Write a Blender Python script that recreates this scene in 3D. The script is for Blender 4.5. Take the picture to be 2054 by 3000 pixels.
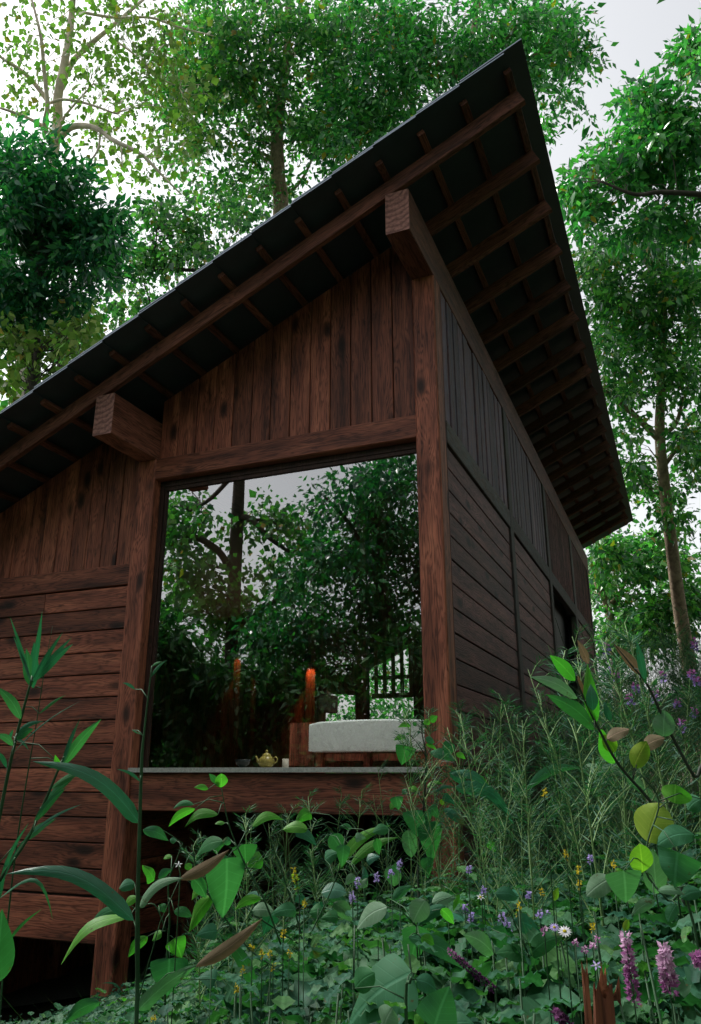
import bpy, math, random
import numpy as np
from mathutils import Vector, Matrix
random.seed(7); rng = np.random.default_rng(7)
sc = bpy.context.scene
for o in list(bpy.data.objects): bpy.data.objects.remove(o)
COL = sc.collection

# ---------------------------------------------------------------- camera
CAM = Vector((1.5754, -5.7263, -0.0402)); PITCH = math.radians(18.3686); YAW = math.radians(-22.4306)
cd = bpy.data.cameras.new('camera'); cam = bpy.data.objects.new('camera', cd); COL.objects.link(cam)
cam.location = CAM; cam.rotation_euler = (math.pi/2 + PITCH, 0, -YAW)
cd.sensor_fit = 'VERTICAL'; cd.sensor_height = 36; cd.lens = 36*2300.71/3000; cd.clip_start = .05; cd.clip_end = 600
sc.camera = cam
# ---------------------------------------------------------------- sky, sun, exposure
SUN_EL, SUN_AZ = math.radians(52), math.radians(275)      # azimuth clockwise from +Y
w = bpy.data.worlds.new('World'); sc.world = w; w.use_nodes = True
nt = w.node_tree; nt.nodes.clear()
sky = nt.nodes.new('ShaderNodeTexSky'); sky.sky_type = 'NISHITA'; sky.sun_disc = False
sky.sun_elevation = SUN_EL; sky.sun_rotation = SUN_AZ; sky.air_density = 1.3; sky.dust_density = 3; sky.ozone_density = 1
hs = nt.nodes.new('ShaderNodeHueSaturation'); hs.inputs['Saturation'].default_value = .14
bg = nt.nodes.new('ShaderNodeBackground'); bg.inputs['Strength'].default_value = .082
wo = nt.nodes.new('ShaderNodeOutputWorld')
nt.links.new(sky.outputs[0], hs.inputs['Color']); nt.links.new(hs.outputs[0], bg.inputs['Color']); nt.links.new(bg.outputs[0], wo.inputs[0])
sl = bpy.data.lights.new('sun', 'SUN'); sl.energy = 1.5; sl.angle = math.radians(12); sl.color = (1, .97, .92)
so = bpy.data.objects.new('sun', sl); COL.objects.link(so)
sd = Vector((math.sin(SUN_AZ)*math.cos(SUN_EL), math.cos(SUN_AZ)*math.cos(SUN_EL), math.sin(SUN_EL)))
so.rotation_euler = sd.to_track_quat('Z', 'Y').to_euler(); so.location = (0, -10, 30)
vs = sc.view_settings; vs.view_transform = 'Standard'; vs.look = 'None'; vs.gamma = 1; vs.use_curve_mapping = False
vs.exposure = 1.5
try:
    sc.cycles.max_bounces = 8; sc.cycles.transparent_max_bounces = 12; sc.cycles.sample_clamp_indirect = 6
except Exception: pass

# ---------------------------------------------------------------- helpers
FWD = Vector((math.sin(YAW)*math.cos(PITCH), math.cos(YAW)*math.cos(PITCH), math.sin(PITCH)))
RGT = Vector((math.cos(YAW), -math.sin(YAW), 0)); UPV = RGT.cross(FWD)
FD = 2300.71*1591/2054
def at(x, y, d):                       # a point seen at (x, y) of a 1591x2324 picture, d metres deep
    return CAM + d*(FWD + RGT*((x-795.5)/FD) - UPV*((y-1162)/FD))
GLASS_Y = .13
def seen_in_glass(x, y, d):            # a point whose mirror image in the window stands there
    p = at(x, y, d); return Vector((p.x, 2*GLASS_Y - p.y, p.z))
def sstep(a, b, t):
    t = np.clip((np.asarray(t, float)-a)/(b-a), 0, 1); return t*t*(3-2*t)
def ground(x, y):
    x = np.asarray(x, float); y = np.asarray(y, float)
    g = -1.42 + .2*np.clip(x, -9, 0)
    g = g + .30*np.clip(x, 0, 7)*sstep(-5.5, -1.5, y) + .05*np.clip(x-1.5, 0, 4)
    g = g + .035*np.clip(y, 0, 14) + .9*sstep(.3, 3.5, x)*sstep(-3.5, 3, y)
    g = g + .14*np.clip(y-14, 0, 40) + .10*np.clip(x-7, 0, 40)
    return g
def gz(x, y): return float(ground(x, y))
WM = {}
def place(o, world, parent):
    if parent is not None:
        o.parent = parent; o.matrix_parent_inverse = WM[parent.name].inverted()
    o.matrix_basis = world; WM[o.name] = world.copy(); COL.objects.link(o); return o
def tag(o, label=None, cat=None, group=None, kind=None):
    for k, v in (('label', label), ('category', cat), ('group', group), ('kind', kind)):
        if v: o[k] = v
    return o
def thing(name, label, cat, loc=(0, 0, 0), group=None):
    o = bpy.data.objects.new(name, None); place(o, Matrix.Translation(loc), None); return tag(o, label, cat, group)
def mesh_np(name, V, F, uv=None):
    V = np.asarray(V, np.float32).reshape(-1, 3); F = np.asarray(F, np.int32)
    me = bpy.data.meshes.new(name); k = F.shape[1]
    me.vertices.add(len(V)); me.vertices.foreach_set('co', V.ravel())
    me.loops.add(F.size); me.loops.foreach_set('vertex_index', F.ravel())
    me.polygons.add(len(F)); me.polygons.foreach_set('loop_start', np.arange(0, F.size, k, dtype=np.int32))
    if uv is not None:
        me.uv_layers.new(name='UVMap'); me.uv_layers[0].data.foreach_set('uv', np.asarray(uv, np.float32)[F.ravel()].ravel())
    me.update(calc_edges=True); return me
class MB:
    def __init__(s): s.v = []; s.f = []
    def add(s, v, f):
        n = len(s.v); s.v += [tuple(p) for p in v]; s.f += [tuple(i+n for i in q) for q in f]
    def box(s, x0, x1, y0, y1, z0, z1):
        s.add([(x0,y0,z0),(x1,y0,z0),(x1,y1,z0),(x0,y1,z0),(x0,y0,z1),(x1,y0,z1),(x1,y1,z1),(x0,y1,z1)],
              [(0,3,2,1),(4,5,6,7),(0,1,5,4),(1,2,6,5),(2,3,7,6),(3,0,4,7)])
    def tube(s, pts, rad, n=6, cap=True):
        pts = [Vector(p) for p in pts]; rings = []
        prev = None
        for i, p in enumerate(pts):
            t = (pts[min(i+1, len(pts)-1)] - pts[max(i-1, 0)])
            t = t.normalized() if t.length > 1e-9 else Vector((0, 0, 1))
            a = prev if prev is not None else (Vector((1, 0, 0)) if abs(t.x) < .8 else Vector((0, 1, 0)))
            a = (a - t*a.dot(t)).normalized(); b = t.cross(a); prev = a
            r = rad[i] if hasattr(rad, '__len__') else rad
            rings.append([p + (a*math.cos(2*math.pi*k/n) + b*math.sin(2*math.pi*k/n))*r for k in range(n)])
        v = [q for r in rings for q in r]; f = []
        for i in range(len(pts)-1):
            for k in range(n):
                f.append((i*n+k, i*n+(k+1) % n, (i+1)*n+(k+1) % n, (i+1)*n+k))
        if cap: f.append(tuple(range(n))[::-1]); f.append(tuple((len(pts)-1)*n+k for k in range(n)))
        s.add(v, f)
    def lathe(s, prof, c=(0, 0, 0), n=16):
        v = [(c[0]+r*math.cos(2*math.pi*k/n), c[1]+r*math.sin(2*math.pi*k/n), c[2]+z) for r, z in prof for k in range(n)]
        f = [(i*n+k, i*n+(k+1) % n, (i+1)*n+(k+1) % n, (i+1)*n+k) for i in range(len(prof)-1) for k in range(n)]
        s.add(v, f)
    def mesh(s, name, smooth=False):
        me = bpy.data.meshes.new(name); me.from_pydata(s.v, [], s.f); me.update()
        if smooth: me.polygons.foreach_set('use_smooth', [True]*len(me.polygons))
        return me
def put(name, me, mat, parent=None, world=None, **kw):
    o = bpy.data.objects.new(name, me)
    if mat is not None and not me.materials: me.materials.append(mat)
    place(o, world if world is not None else Matrix.Identity(4), parent); return tag(o, **kw)
def smooth_path(pts, n=6):                       # Catmull-Rom through points, with radius as a 4th number
    P = [np.array(p, float) for p in pts]; P = [2*P[0]-P[1]] + P + [2*P[-1]-P[-2]]; out = []
    for i in range(1, len(P)-2):
        for k in range(n):
            t = k/n; a, b, c, d = P[i-1:i+3]
            out.append(.5*((2*b)+(c-a)*t+(2*a-5*b+4*c-d)*t*t+(3*b-a-3*c+d)*t**3))
    out.append(P[-2]); return out

# ---------------------------------------------------------------- materials
def new_mat(name):
    m = bpy.data.materials.new(name); m.use_nodes = True; n = m.node_tree; n.nodes.clear()
    out = n.nodes.new('ShaderNodeOutputMaterial'); return m, n, out
def nd(n, t, **kw):
    x = n.nodes.new(t)
    for k, v in kw.items():
        if k[0] == '_': setattr(x, k[1:], v)
        else: x.inputs[k.replace('__', ' ')].default_value = v
    return x
def ramp(n, src, stops):
    r = n.nodes.new('ShaderNodeValToRGB'); e = r.color_ramp.elements
    while len(e) < len(stops): e.new(.5)
    for q, (p, c) in zip(e, stops):
        q.position = p; q.color = (*c, 1) if len(c) == 3 else c
    n.links.new(src, r.inputs[0]); return r.outputs[0]
def mixc(n, fac, a, b, mode='MIX'):
    x = n.nodes.new('ShaderNodeMix'); x.data_type = 'RGBA'; x.blend_type = mode
    for s, v in ((x.inputs[0], fac), (x.inputs[6], a), (x.inputs[7], b)):
        if isinstance(v, bpy.types.NodeSocket): n.links.new(v, s)
        elif hasattr(v, '__len__'): s.default_value = (*v, 1)
        else: s.default_value = v
    return x.outputs[2]
def wood(name, dark, mid, light, rough=.62, knots=.9, patina_or_sky_tint=None, spec=.35):
    m, n, out = new_mat(name); L = n.links.new
    tc = nd(n, 'ShaderNodeTexCoord'); oi = nd(n, 'ShaderNodeObjectInfo')
    off = nd(n, 'ShaderNodeVectorMath', _operation='SCALE'); off.inputs[0].default_value = (37, 71, 53); L(oi.outputs['Random'], off.inputs['Scale'])
    ad = nd(n, 'ShaderNodeVectorMath', _operation='ADD'); L(tc.outputs['Object'], ad.inputs[0]); L(off.outputs[0], ad.inputs[1])
    def mp(s):
        q = nd(n, 'ShaderNodeMapping'); q.inputs['Scale'].default_value = s; L(ad.outputs[0], q.inputs['Vector']); return q.outputs[0]
    vo = nd(n, 'ShaderNodeTexVoronoi', Scale=1.0, Randomness=1.0); L(mp((4.2, 4.2, 1.9)), vo.inputs['Vector'])
    kcol = nd(n, 'ShaderNodeSeparateColor'); L(vo.outputs['Color'], kcol.inputs[0])
    keep = nd(n, 'ShaderNodeMath', _operation='LESS_THAN'); keep.inputs[1].default_value = .7; L(kcol.outputs[0], keep.inputs[0])
    nz = nd(n, 'ShaderNodeTexNoise', Scale=3.0, Detail=3.0, Roughness=.6); L(mp((3, 3, .35)), nz.inputs['Vector'])
    # cathedral grain: bands bent by a slow noise and by the knots
    kd = nd(n, 'ShaderNodeMapRange'); kd.inputs['From Max'].default_value = .45; kd.inputs['To Min'].default_value = 1; kd.inputs['To Max'].default_value = 0
    L(vo.outputs['Distance'], kd.inputs['Value'])
    sx = nd(n, 'ShaderNodeSeparateXYZ'); L(ad.outputs[0], sx.inputs[0])
    s1 = nd(n, 'ShaderNodeMath', _operation='MULTIPLY'); s1.inputs[1].default_value = 2.4; L(nz.outputs[0], s1.inputs[0])
    s2 = nd(n, 'ShaderNodeMath', _operation='MULTIPLY_ADD'); s2.inputs[1].default_value = .7; L(kd.outputs[0], s2.inputs[0]); L(s1.outputs[0], s2.inputs[2])
    s3 = nd(n, 'ShaderNodeMath', _operation='MULTIPLY_ADD'); s3.inputs[1].default_value = 9; L(sx.outputs[0], s3.inputs[0]); L(s2.outputs[0], s3.inputs[2])
    s3b = nd(n, 'ShaderNodeMath', _operation='MULTIPLY_ADD'); s3b.inputs[1].default_value = 7; L(sx.outputs[1], s3b.inputs[0]); L(s3.outputs[0], s3b.inputs[2])
    s4 = nd(n, 'ShaderNodeMath', _operation='MULTIPLY'); s4.inputs[1].default_value = 26; L(s3b.outputs[0], s4.inputs[0])
    s5 = nd(n, 'ShaderNodeMath', _operation='SINE'); L(s4.outputs[0], s5.inputs[0])
    gr = nd(n, 'ShaderNodeTexNoise', Scale=1.0, Detail=5.0, Roughness=.65); L(mp((120, 120, 3.5)), gr.inputs['Vector'])
    gw = nd(n, 'ShaderNodeMath', _operation='MULTIPLY_ADD'); gw.inputs[1].default_value = .16; L(s5.outputs[0], gw.inputs[0]); L(gr.outputs[0], gw.inputs[2])
    st = nd(n, 'ShaderNodeTexNoise', Scale=1.0, Detail=6.0, Roughness=.6); L(mp((9, 9, 1.1)), st.inputs['Vector'])
    base = ramp(n, st.outputs[0], [(.30, dark), (.5, mid), (.72, light)])
    gcol = ramp(n, gw.outputs[0], [(.28, (.42, .38, .37)), (.48, (.95, .93, .92)), (.75, (1.25, 1.15, 1.1))])
    c = mixc(n, 1.0, base, gcol, 'MULTIPLY')
    # dark stain patches
    bl = nd(n, 'ShaderNodeTexNoise', Scale=1.0, Detail=4.0, Roughness=.7); L(mp((14, 14, 4)), bl.inputs['Vector'])
    bf = ramp(n, bl.outputs[0], [(.60, (0, 0, 0)), (.72, (.8, .8, .8))])
    c = mixc(n, bf, c, tuple(.45*x for x in dark))
    kr = ramp(n, vo.outputs['Distance'], [(.06, (1, 1, 1)), (.13, (.8, .8, .8)), (.24, (0, 0, 0))])
    km = nd(n, 'ShaderNodeMath', _operation='MULTIPLY'); L(kr, km.inputs[0]); L(keep.outputs[0], km.inputs[1])
    km2 = nd(n, 'ShaderNodeMath', _operation='MULTIPLY'); km2.inputs[1].default_value = knots; L(km.outputs[0], km2.inputs[0])
    c = mixc(n, km2.outputs[0], c, tuple(.3*x for x in dark))
    if patina_or_sky_tint:
        pn = nd(n, 'ShaderNodeTexNoise', Scale=1.0, Detail=8.0, Roughness=.75); L(mp((16, 16, 5)), pn.inputs['Vector'])
        pf = ramp(n, pn.outputs[0], [(.40, (0, 0, 0)), (.66, (.8, .8, .8))]); c = mixc(n, pf, c, patina_or_sky_tint)
    vr = nd(n, 'ShaderNodeMapRange'); vr.inputs['To Min'].default_value = .60; vr.inputs['To Max'].default_value = 1.35; L(oi.outputs['Random'], vr.inputs['Value'])
    hv = nd(n, 'ShaderNodeHueSaturation'); L(vr.outputs[0], hv.inputs['Value']); L(c, hv.inputs['Color'])
    b = nd(n, 'ShaderNodeBsdfPrincipled', Roughness=rough); b.inputs['Specular IOR Level'].default_value = spec
    L(hv.outputs[0], b.inputs['Base Color'])
    bp = nd(n, 'ShaderNodeBump', Strength=.55, Distance=.004); L(gw.outputs[0], bp.inputs['Height']); L(bp.outputs[0], b.inputs['Normal'])
    L(b.outputs[0], out.inputs[0]); return m
def flat(name, col, rough=.6, spec=.4, var=.25, scale=8, bump=.2, metal=0):
    m, n, out = new_mat(name); L = n.links.new
    tc = nd(n, 'ShaderNodeTexCoord'); nz = nd(n, 'ShaderNodeTexNoise', Scale=scale, Detail=6.0, Roughness=.65); L(tc.outputs['Object'], nz.inputs['Vector'])
    c = ramp(n, nz.outputs[0], [(.3, tuple(x*(1-var) for x in col)), (.7, tuple(x*(1+var) for x in col))])
    b = nd(n, 'ShaderNodeBsdfPrincipled', Roughness=rough, Metallic=metal); b.inputs['Specular IOR Level'].default_value = spec; L(c, b.inputs['Base Color'])
    bp = nd(n, 'ShaderNodeBump', Strength=bump, Distance=.01); L(nz.outputs[0], bp.inputs['Height']); L(bp.outputs[0], b.inputs['Normal'])
    L(b.outputs[0], out.inputs[0]); return m
def leaf_mat(name, cols, trans=.45, rough=.45, odd=None, veins=False, spec=.45, tcol=(.6, 1.35, .45)):
    """each leaf (mesh island) takes its own colour; odd = (share, colour) of turned leaves"""
    m, n, out = new_mat(name); L = n.links.new
    g = nd(n, 'ShaderNodeNewGeometry'); oi = nd(n, 'ShaderNodeObjectInfo')
    r = nd(n, 'ShaderNodeMath', _operation='ADD'); L(g.outputs['Random Per Island'], r.inputs[0]); L(oi.outputs['Random'], r.inputs[1])
    fr = nd(n, 'ShaderNodeMath', _operation='FRACT'); L(r.outputs[0], fr.inputs[0])
    k = len(cols); stops = [((i+.5)/k*(1-(odd[0] if odd else 0)), c) for i, c in enumerate(cols)]
    if odd: stops += [(1-odd[0]*.98, cols[-1]), (1-odd[0]*.9, odd[1])]
    c = ramp(n, fr.outputs[0], stops)
    tc = nd(n, 'ShaderNodeTexCoord'); nz = nd(n, 'ShaderNodeTexNoise', Scale=9.0 if veins else .9, Detail=4.0); L(tc.outputs['Object'], nz.inputs['Vector'])
    c = mixc(n, 1.0, c, ramp(n, nz.outputs[0], [(.3, (.72, .76, .7)), (.7, (1.2, 1.15, 1.2))]), 'MULTIPLY')
    nrm = None
    if veins:
        uv = nd(n, 'ShaderNodeSeparateXYZ'); L(tc.outputs['UV'], uv.inputs[0])
        a = nd(n, 'ShaderNodeMath', _operation='ABSOLUTE'); L(uv.outputs[0], a.inputs[0])
        v1 = nd(n, 'ShaderNodeMath', _operation='MULTIPLY_ADD'); v1.inputs[1].default_value = -.22; L(a.outputs[0], v1.inputs[0]); L(uv.outputs[1], v1.inputs[2])
        v2 = nd(n, 'ShaderNodeMath', _operation='MULTIPLY'); v2.inputs[1].default_value = 42; L(v1.outputs[0], v2.inputs[0])
        v3 = nd(n, 'ShaderNodeMath', _operation='SINE'); L(v2.outputs[0], v3.inputs[0])
        side = ramp(n, v3.outputs[0], [(.90, (0, 0, 0)), (1.0, (.32, .32, .32))])
        rib = ramp(n, a.outputs[0], [(.02, (.9, .9, .9)), (.08, (0, 0, 0))])
        vv = mixc(n, 1.0, side, rib, 'ADD')
        c = mixc(n, vv, c, mixc(n, 1.0, c, (1.7, 1.45, 1.7), 'MULTIPLY'))
        sp = nd(n, 'ShaderNodeTexNoise', Scale=34.0, Detail=3.0, Roughness=.7); L(tc.outputs['Object'], sp.inputs['Vector'])
        c = mixc(n, ramp(n, sp.outputs[0], [(.66, (0, 0, 0)), (.72, (.75, .75, .75))]), c, (.10, .055, .02))
        lg = nd(n, 'ShaderNodeTexNoise', Scale=5.0, Detail=5.0, Roughness=.6); L(tc.outputs['Object'], lg.inputs['Vector'])
        ed = nd(n, 'ShaderNodeMath', _operation='MULTIPLY_ADD'); ed.inputs[1].default_value = .16; L(uv.outputs[1], ed.inputs[0]); L(lg.outputs[0], ed.inputs[2])
        c = mixc(n, ramp(n, ed.outputs[0], [(.76, (0, 0, 0)), (.84, (.8, .8, .8))]), c, (.16, .10, .03))
        bp = nd(n, 'ShaderNodeBump', Strength=.28, Distance=.003, _invert=True); L(vv, bp.inputs['Height']); nrm = bp.outputs[0]
    b = nd(n, 'ShaderNodeBsdfPrincipled', Roughness=rough); b.inputs['Specular IOR Level'].default_value = spec; L(c, b.inputs['Base Color'])
    t = nd(n, 'ShaderNodeBsdfTranslucent'); L(mixc(n, 1.0, c, tcol, 'MULTIPLY'), t.inputs['Color'])
    if nrm: L(nrm, b.inputs['Normal'])
    mx = nd(n, 'ShaderNodeMixShader'); mx.inputs[0].default_value = trans
    L(b.outputs[0], mx.inputs[1]); L(t.outputs[0], mx.inputs[2]); L(mx.outputs[0], out.inputs[0]); return m
M = {}
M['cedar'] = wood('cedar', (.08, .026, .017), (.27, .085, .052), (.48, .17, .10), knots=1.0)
M['cedar_side'] = wood('cedar_shaded', (.06, .022, .024), (.16, .058, .06), (.25, .095, .095), knots=1.0)  # same cedar, with the side wall's shade put into its colour
M['cedar_upper'] = wood('cedar_shaded_bluish', (.05, .024, .030), (.14, .066, .080), (.23, .115, .14), patina_or_sky_tint=(.105, .095, .18), knots=.6)  # cedar with the side wall's shade and bluish skylight painted in
M['beam'] = wood('beam_timber', (.085, .030, .022), (.21, .075, .054), (.32, .13, .095), knots=.6)
M['rafter'] = wood('rafter_timber', (.06, .024, .018), (.15, .056, .040), (.22, .085, .06), knots=.4)
M['grey'] = wood('weathered_timber', (.05, .03, .028), (.085, .055, .05), (.12, .09, .085), patina_or_sky_tint=(.085, .095, .11), knots=.3, rough=.7)
M['slate'] = flat('roof_sheet', (.034, .050, .068), .5, .5, .2, 3, .1)
M['edge_sheen'] = flat('roof_sheet_painted_sheen', (.30, .35, .45), .5, .5, .15, 20, .05)  # sky reflection on the sheet edges, painted as a lighter blue
M['stone'] = flat('sill_stone', (.42, .42, .40), .75, .4, .3, 60, .3)
M['cloth'] = flat('pale_fabric', (.80, .92, .95), .9, .2, .12, 120, .4)
M['clay'] = flat('olive_glaze', (.48, .42, .12), .3, .5, .35, 14, .1)
M['bowl'] = flat('dark_glaze', (.04, .05, .06), .3, .5, .3, 20, .1)
M['wax'] = flat('white_wax', (.75, .73, .66), .6, .4, .05, 20, 0)
M['dark_metal'] = flat('dark_metal', (.03, .03, .032), .5, .5, .2, 20, .05, .6)
M['frame'] = wood('dark_frame', (.02, .010, .008), (.045, .020, .015), (.07, .032, .025), knots=.1)
M['paper'] = flat('lantern_paper', (.30, .20, .14), .8, .2, .1, 6, .1)
M['soil'] = flat('soil', (.045, .036, .022), .95, .2, .5, 2.5, .6)
M['gravel'] = flat('gravel', (.13, .13, .13), .95, .2, .6, 45, 1.0)
M['bark_pale'] = flat('pale_bark', (.66, .58, .48), .9, .2, .35, 3, .5)
M['bark'] = flat('brown_bark', (.30, .23, .16), .95, .2, .5, 9, .9)
M['bark_dark'] = flat('dark_bark', (.07, .06, .05), .95, .2, .4, 9, .7)
M['rot'] = wood('rotten_wood', (.05, .018, .01), (.20, .07, .035), (.32, .13, .065), rough=.9, knots=.3)
M['stem'] = flat('green_stem', (.035, .09, .04), .6, .3, .3, 12, .1)
M['stem_lt'] = flat('pale_green_stem', (.14, .24, .085), .6, .3, .3, 12, .1)
M['stem_dk'] = flat('dark_stem', (.03, .04, .028), .6, .3, .3, 12, .1)
def end_grain():
    m, n, out = new_mat('end_grain'); L = n.links.new; tc = nd(n, 'ShaderNodeTexCoord'); mp = nd(n, 'ShaderNodeMapping'); mp.inputs['Location'].default_value = (.05, .23, 0); L(tc.outputs['Object'], mp.inputs['Vector'])
    mp.inputs['Scale'].default_value = (1, 1, 0)
    w_ = nd(n, 'ShaderNodeTexWave', _wave_type='RINGS', _rings_direction='Z', Scale=6.0, Distortion=6.0, Detail=5.0); w_.inputs['Detail Scale'].default_value = 1.6; L(mp.outputs[0], w_.inputs['Vector'])
    nz = nd(n, 'ShaderNodeTexNoise', Scale=40.0, Detail=5.0); L(tc.outputs['Object'], nz.inputs['Vector'])
    c = mixc(n, 1.0, ramp(n, w_.outputs[0], [(.03, (.15, .065, .05)), (.35, (.24, .108, .085)), (.9, (.30, .14, .11))]), ramp(n, nz.outputs[0], [(.3, (.6, .58, .58)), (.6, (1.1, 1.08, 1.08))]), 'MULTIPLY')
    b = nd(n, 'ShaderNodeBsdfPrincipled', Roughness=.8); L(c, b.inputs['Base Color']); bp = nd(n, 'ShaderNodeBump', Strength=.5, Distance=.004); L(w_.outputs[0], bp.inputs['Height']); L(bp.outputs[0], b.inputs['Normal']); L(b.outputs[0], out.inputs[0]); return m
M['end_grain'] = end_grain()
def glass():
    m, n, out = new_mat('window_glass'); L = n.links.new
    t = nd(n, 'ShaderNodeBsdfTransparent'); t.inputs[0].default_value = (.86, .88, .87, 1)
    g = nd(n, 'ShaderNodeBsdfGlossy', Roughness=.004); g.inputs[0].default_value = (1, 1, 1, 1)
    f = nd(n, 'ShaderNodeFresnel', IOR=1.5)
    k = nd(n, 'ShaderNodeMath', _operation='MULTIPLY_ADD'); k.inputs[1].default_value = 1.5; k.inputs[2].default_value = .30; L(f.outputs[0], k.inputs[0])
    mx = nd(n, 'ShaderNodeMixShader'); L(k.outputs[0], mx.inputs[0]); L(t.outputs[0], mx.inputs[1]); L(g.outputs[0], mx.inputs[2]); L(mx.outputs[0], out.inputs[0]); return m
M['glass'] = glass()
# ================================================================ ground
def grid(name, x0, x1, y0, y1, nx, ny, lift=0, warp=1.0):
    u = np.linspace(-1, 1, nx); v = np.linspace(-1, 1, ny)
    X = (x0+x1)/2 + np.sign(u)*np.abs(u)**warp*(x1-x0)/2; Y = (y0+y1)/2 + np.sign(v)*np.abs(v)**warp*(y1-y0)/2
    gx, gy = np.meshgrid(X, Y); g = ground(gx, gy) + lift
    if lift == 0: g = g + .02*np.sin(gx*3.1+gy*1.7)*np.sin(gy*2.3-gx)
    V = np.stack([gx, gy, g], -1).reshape(-1, 3); i = np.arange(nx*ny).reshape(ny, nx)
    F = np.stack([i[:-1, :-1], i[:-1, 1:], i[1:, 1:], i[1:, :-1]], -1).reshape(-1, 4)
    return mesh_np(name, V, F)
put('ground', grid('ground', -160, 160, -160, 160, 181, 181, 0, 2.0), M['soil'], kind='structure')
put('gravel_bed', grid('gravel_bed', -6.2, -.4, 1.6, 11.5, 40, 60, .06), M['gravel'], kind='structure')

# ================================================================ cabin
SLP = .4725
def rb(x): return 4.602 + SLP*x                    # underside of the rafters
cabin = thing('cabin', 'dark red-brown timber cabin with steep mono-pitch roof and tall window', 'cabin', (-3, 5, -1.4))
def timber(name, a, b, side, wd, th, mat, parent, bev=.006, cut=0.0, cut0=0.0, **kw):
    """a board from a to b, wd wide along side, th thick; ends may be cut on the slant (dz per metre of side)"""
    a = Vector(a); b = Vector(b); z = (b-a); ln = z.length; z.normalize(); x = Vector(side); x = (x - z*x.dot(z)).normalized(); y = z.cross(x)
    hw, ht = wd/2, th/2; bev = min(bev, hw*.4, ht*.4)
    pr = [(-hw+bev, -ht), (hw-bev, -ht), (hw, -ht+bev), (hw, ht-bev), (hw-bev, ht), (-hw+bev, ht), (-hw, ht-bev), (-hw, -ht+bev)]
    v = [(px, py, -ln/2 + cut0*px) for px, py in pr] + [(px, py, ln/2 + cut*px) for px, py in pr]
    f = [(i, (i+1) % 8, 8+(i+1) % 8, 8+i) for i in range(8)] + [tuple(range(8))[::-1], tuple(range(8, 16))]
    me = bpy.data.meshes.new(name); me.from_pydata(v, [], f); me.update()
    R = Matrix((x, y, z)).transposed().to_4x4(); R.translation = (a+b)/2
    return put(name, me, M[mat] if isinstance(mat, str) else mat, parent, R, **kw)
def bar(name, x0, x1, y0, y1, z0, z1, mat, parent, **kw):
    m = MB(); m.box(x0, x1, y0, y1, z0, z1); return put(name, m.mesh(name), M[mat], parent, **kw)
def jit(s): return random.uniform(-s, s)
XA, XB, XC = -.204, -2.798, -3.003                  # window right, window left, far side of the middle post
# posts and front beams
timber('corner_post', (-.102, .1, .002), (-.102, .1, 4.115), (1, 0, 0), .204, .2, 'cedar', cabin, .012)
timber('corner_post', (-.092, .103, -1.9), (-.092, .103, -.002), (1, 0, 0), .2, .19, 'cedar', cabin, .010)
timber('middle_post', (-2.9005, .1, -2.35), (-2.9005, .1, 2.802), (1, 0, 0), .205, .2, 'cedar', cabin, .010)
timber('lintel', (XB, .1, 2.705), (XA, .1, 2.705), (0, 0, 1), .206, .18, 'cedar', cabin, .006)
timber('bottom_beam', (XB, .105, -.19), (-.192, .105, -.19), (0, 0, 1), .296, .17, 'cedar', cabin, .008)
mb_ = timber('main_beam', (-.102, -.664, 4.3145), (-.102, 11.83, 4.3145), (1, 0, 0), .204, .396, 'beam', cabin, .006)
mb_.data.materials.append(M['end_grain'])
for q in (8, 9): mb_.data.polygons[q].material_index = 1
mb_ = timber('main_beam', (-2.9005, -.664, 3.0005), (-2.9005, 11.83, 3.0005), (1, 0, 0), .205, .392, 'beam', cabin, .006)
mb_.data.materials.append(M['end_grain'])
for q in (8, 9): mb_.data.polygons[q].material_index = 1
mb_ = timber('main_beam', (-6.1, -.664, 1.49), (-6.1, 11.83, 1.49), (1, 0, 0), .205, .392, 'beam', cabin, .006)
mb_.data.materials.append(M['end_grain'])
for q in (8, 9): mb_.data.polygons[q].material_index = 1
# front gable above the window
mb = MB()
mb.add([(XB-.01, .082, 2.78), (XA+.01, .082, 2.78), (XA+.01, .082, rb(XA)+.15), (XB-.01, .082, rb(XB)+.15),
        (XB-.01, .1, 2.78), (XA+.01, .1, 2.78), (XA+.01, .1, rb(XA)+.15), (XB-.01, .1, rb(XB)+.15)],
       [(0, 1, 2, 3), (7, 6, 5, 4), (0, 4, 5, 1), (1, 5, 6, 2), (2, 6, 7, 3), (3, 7, 4, 0)])
gable = put('gable_wall', mb.mesh('gable_wall'), M['dark_metal'], cabin)
for k in range(13):
    x0 = XB + k*2.594/13; x1 = x0 + 2.594/13 - .009; xm = (x0+x1)/2
    timber('plank', (xm, .064+jit(.003), 2.812), (xm, .064, rb(xm)+.145), (1, 0, 0), x1-x0, .03, 'cedar', gable, .004, cut=SLP)
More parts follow.
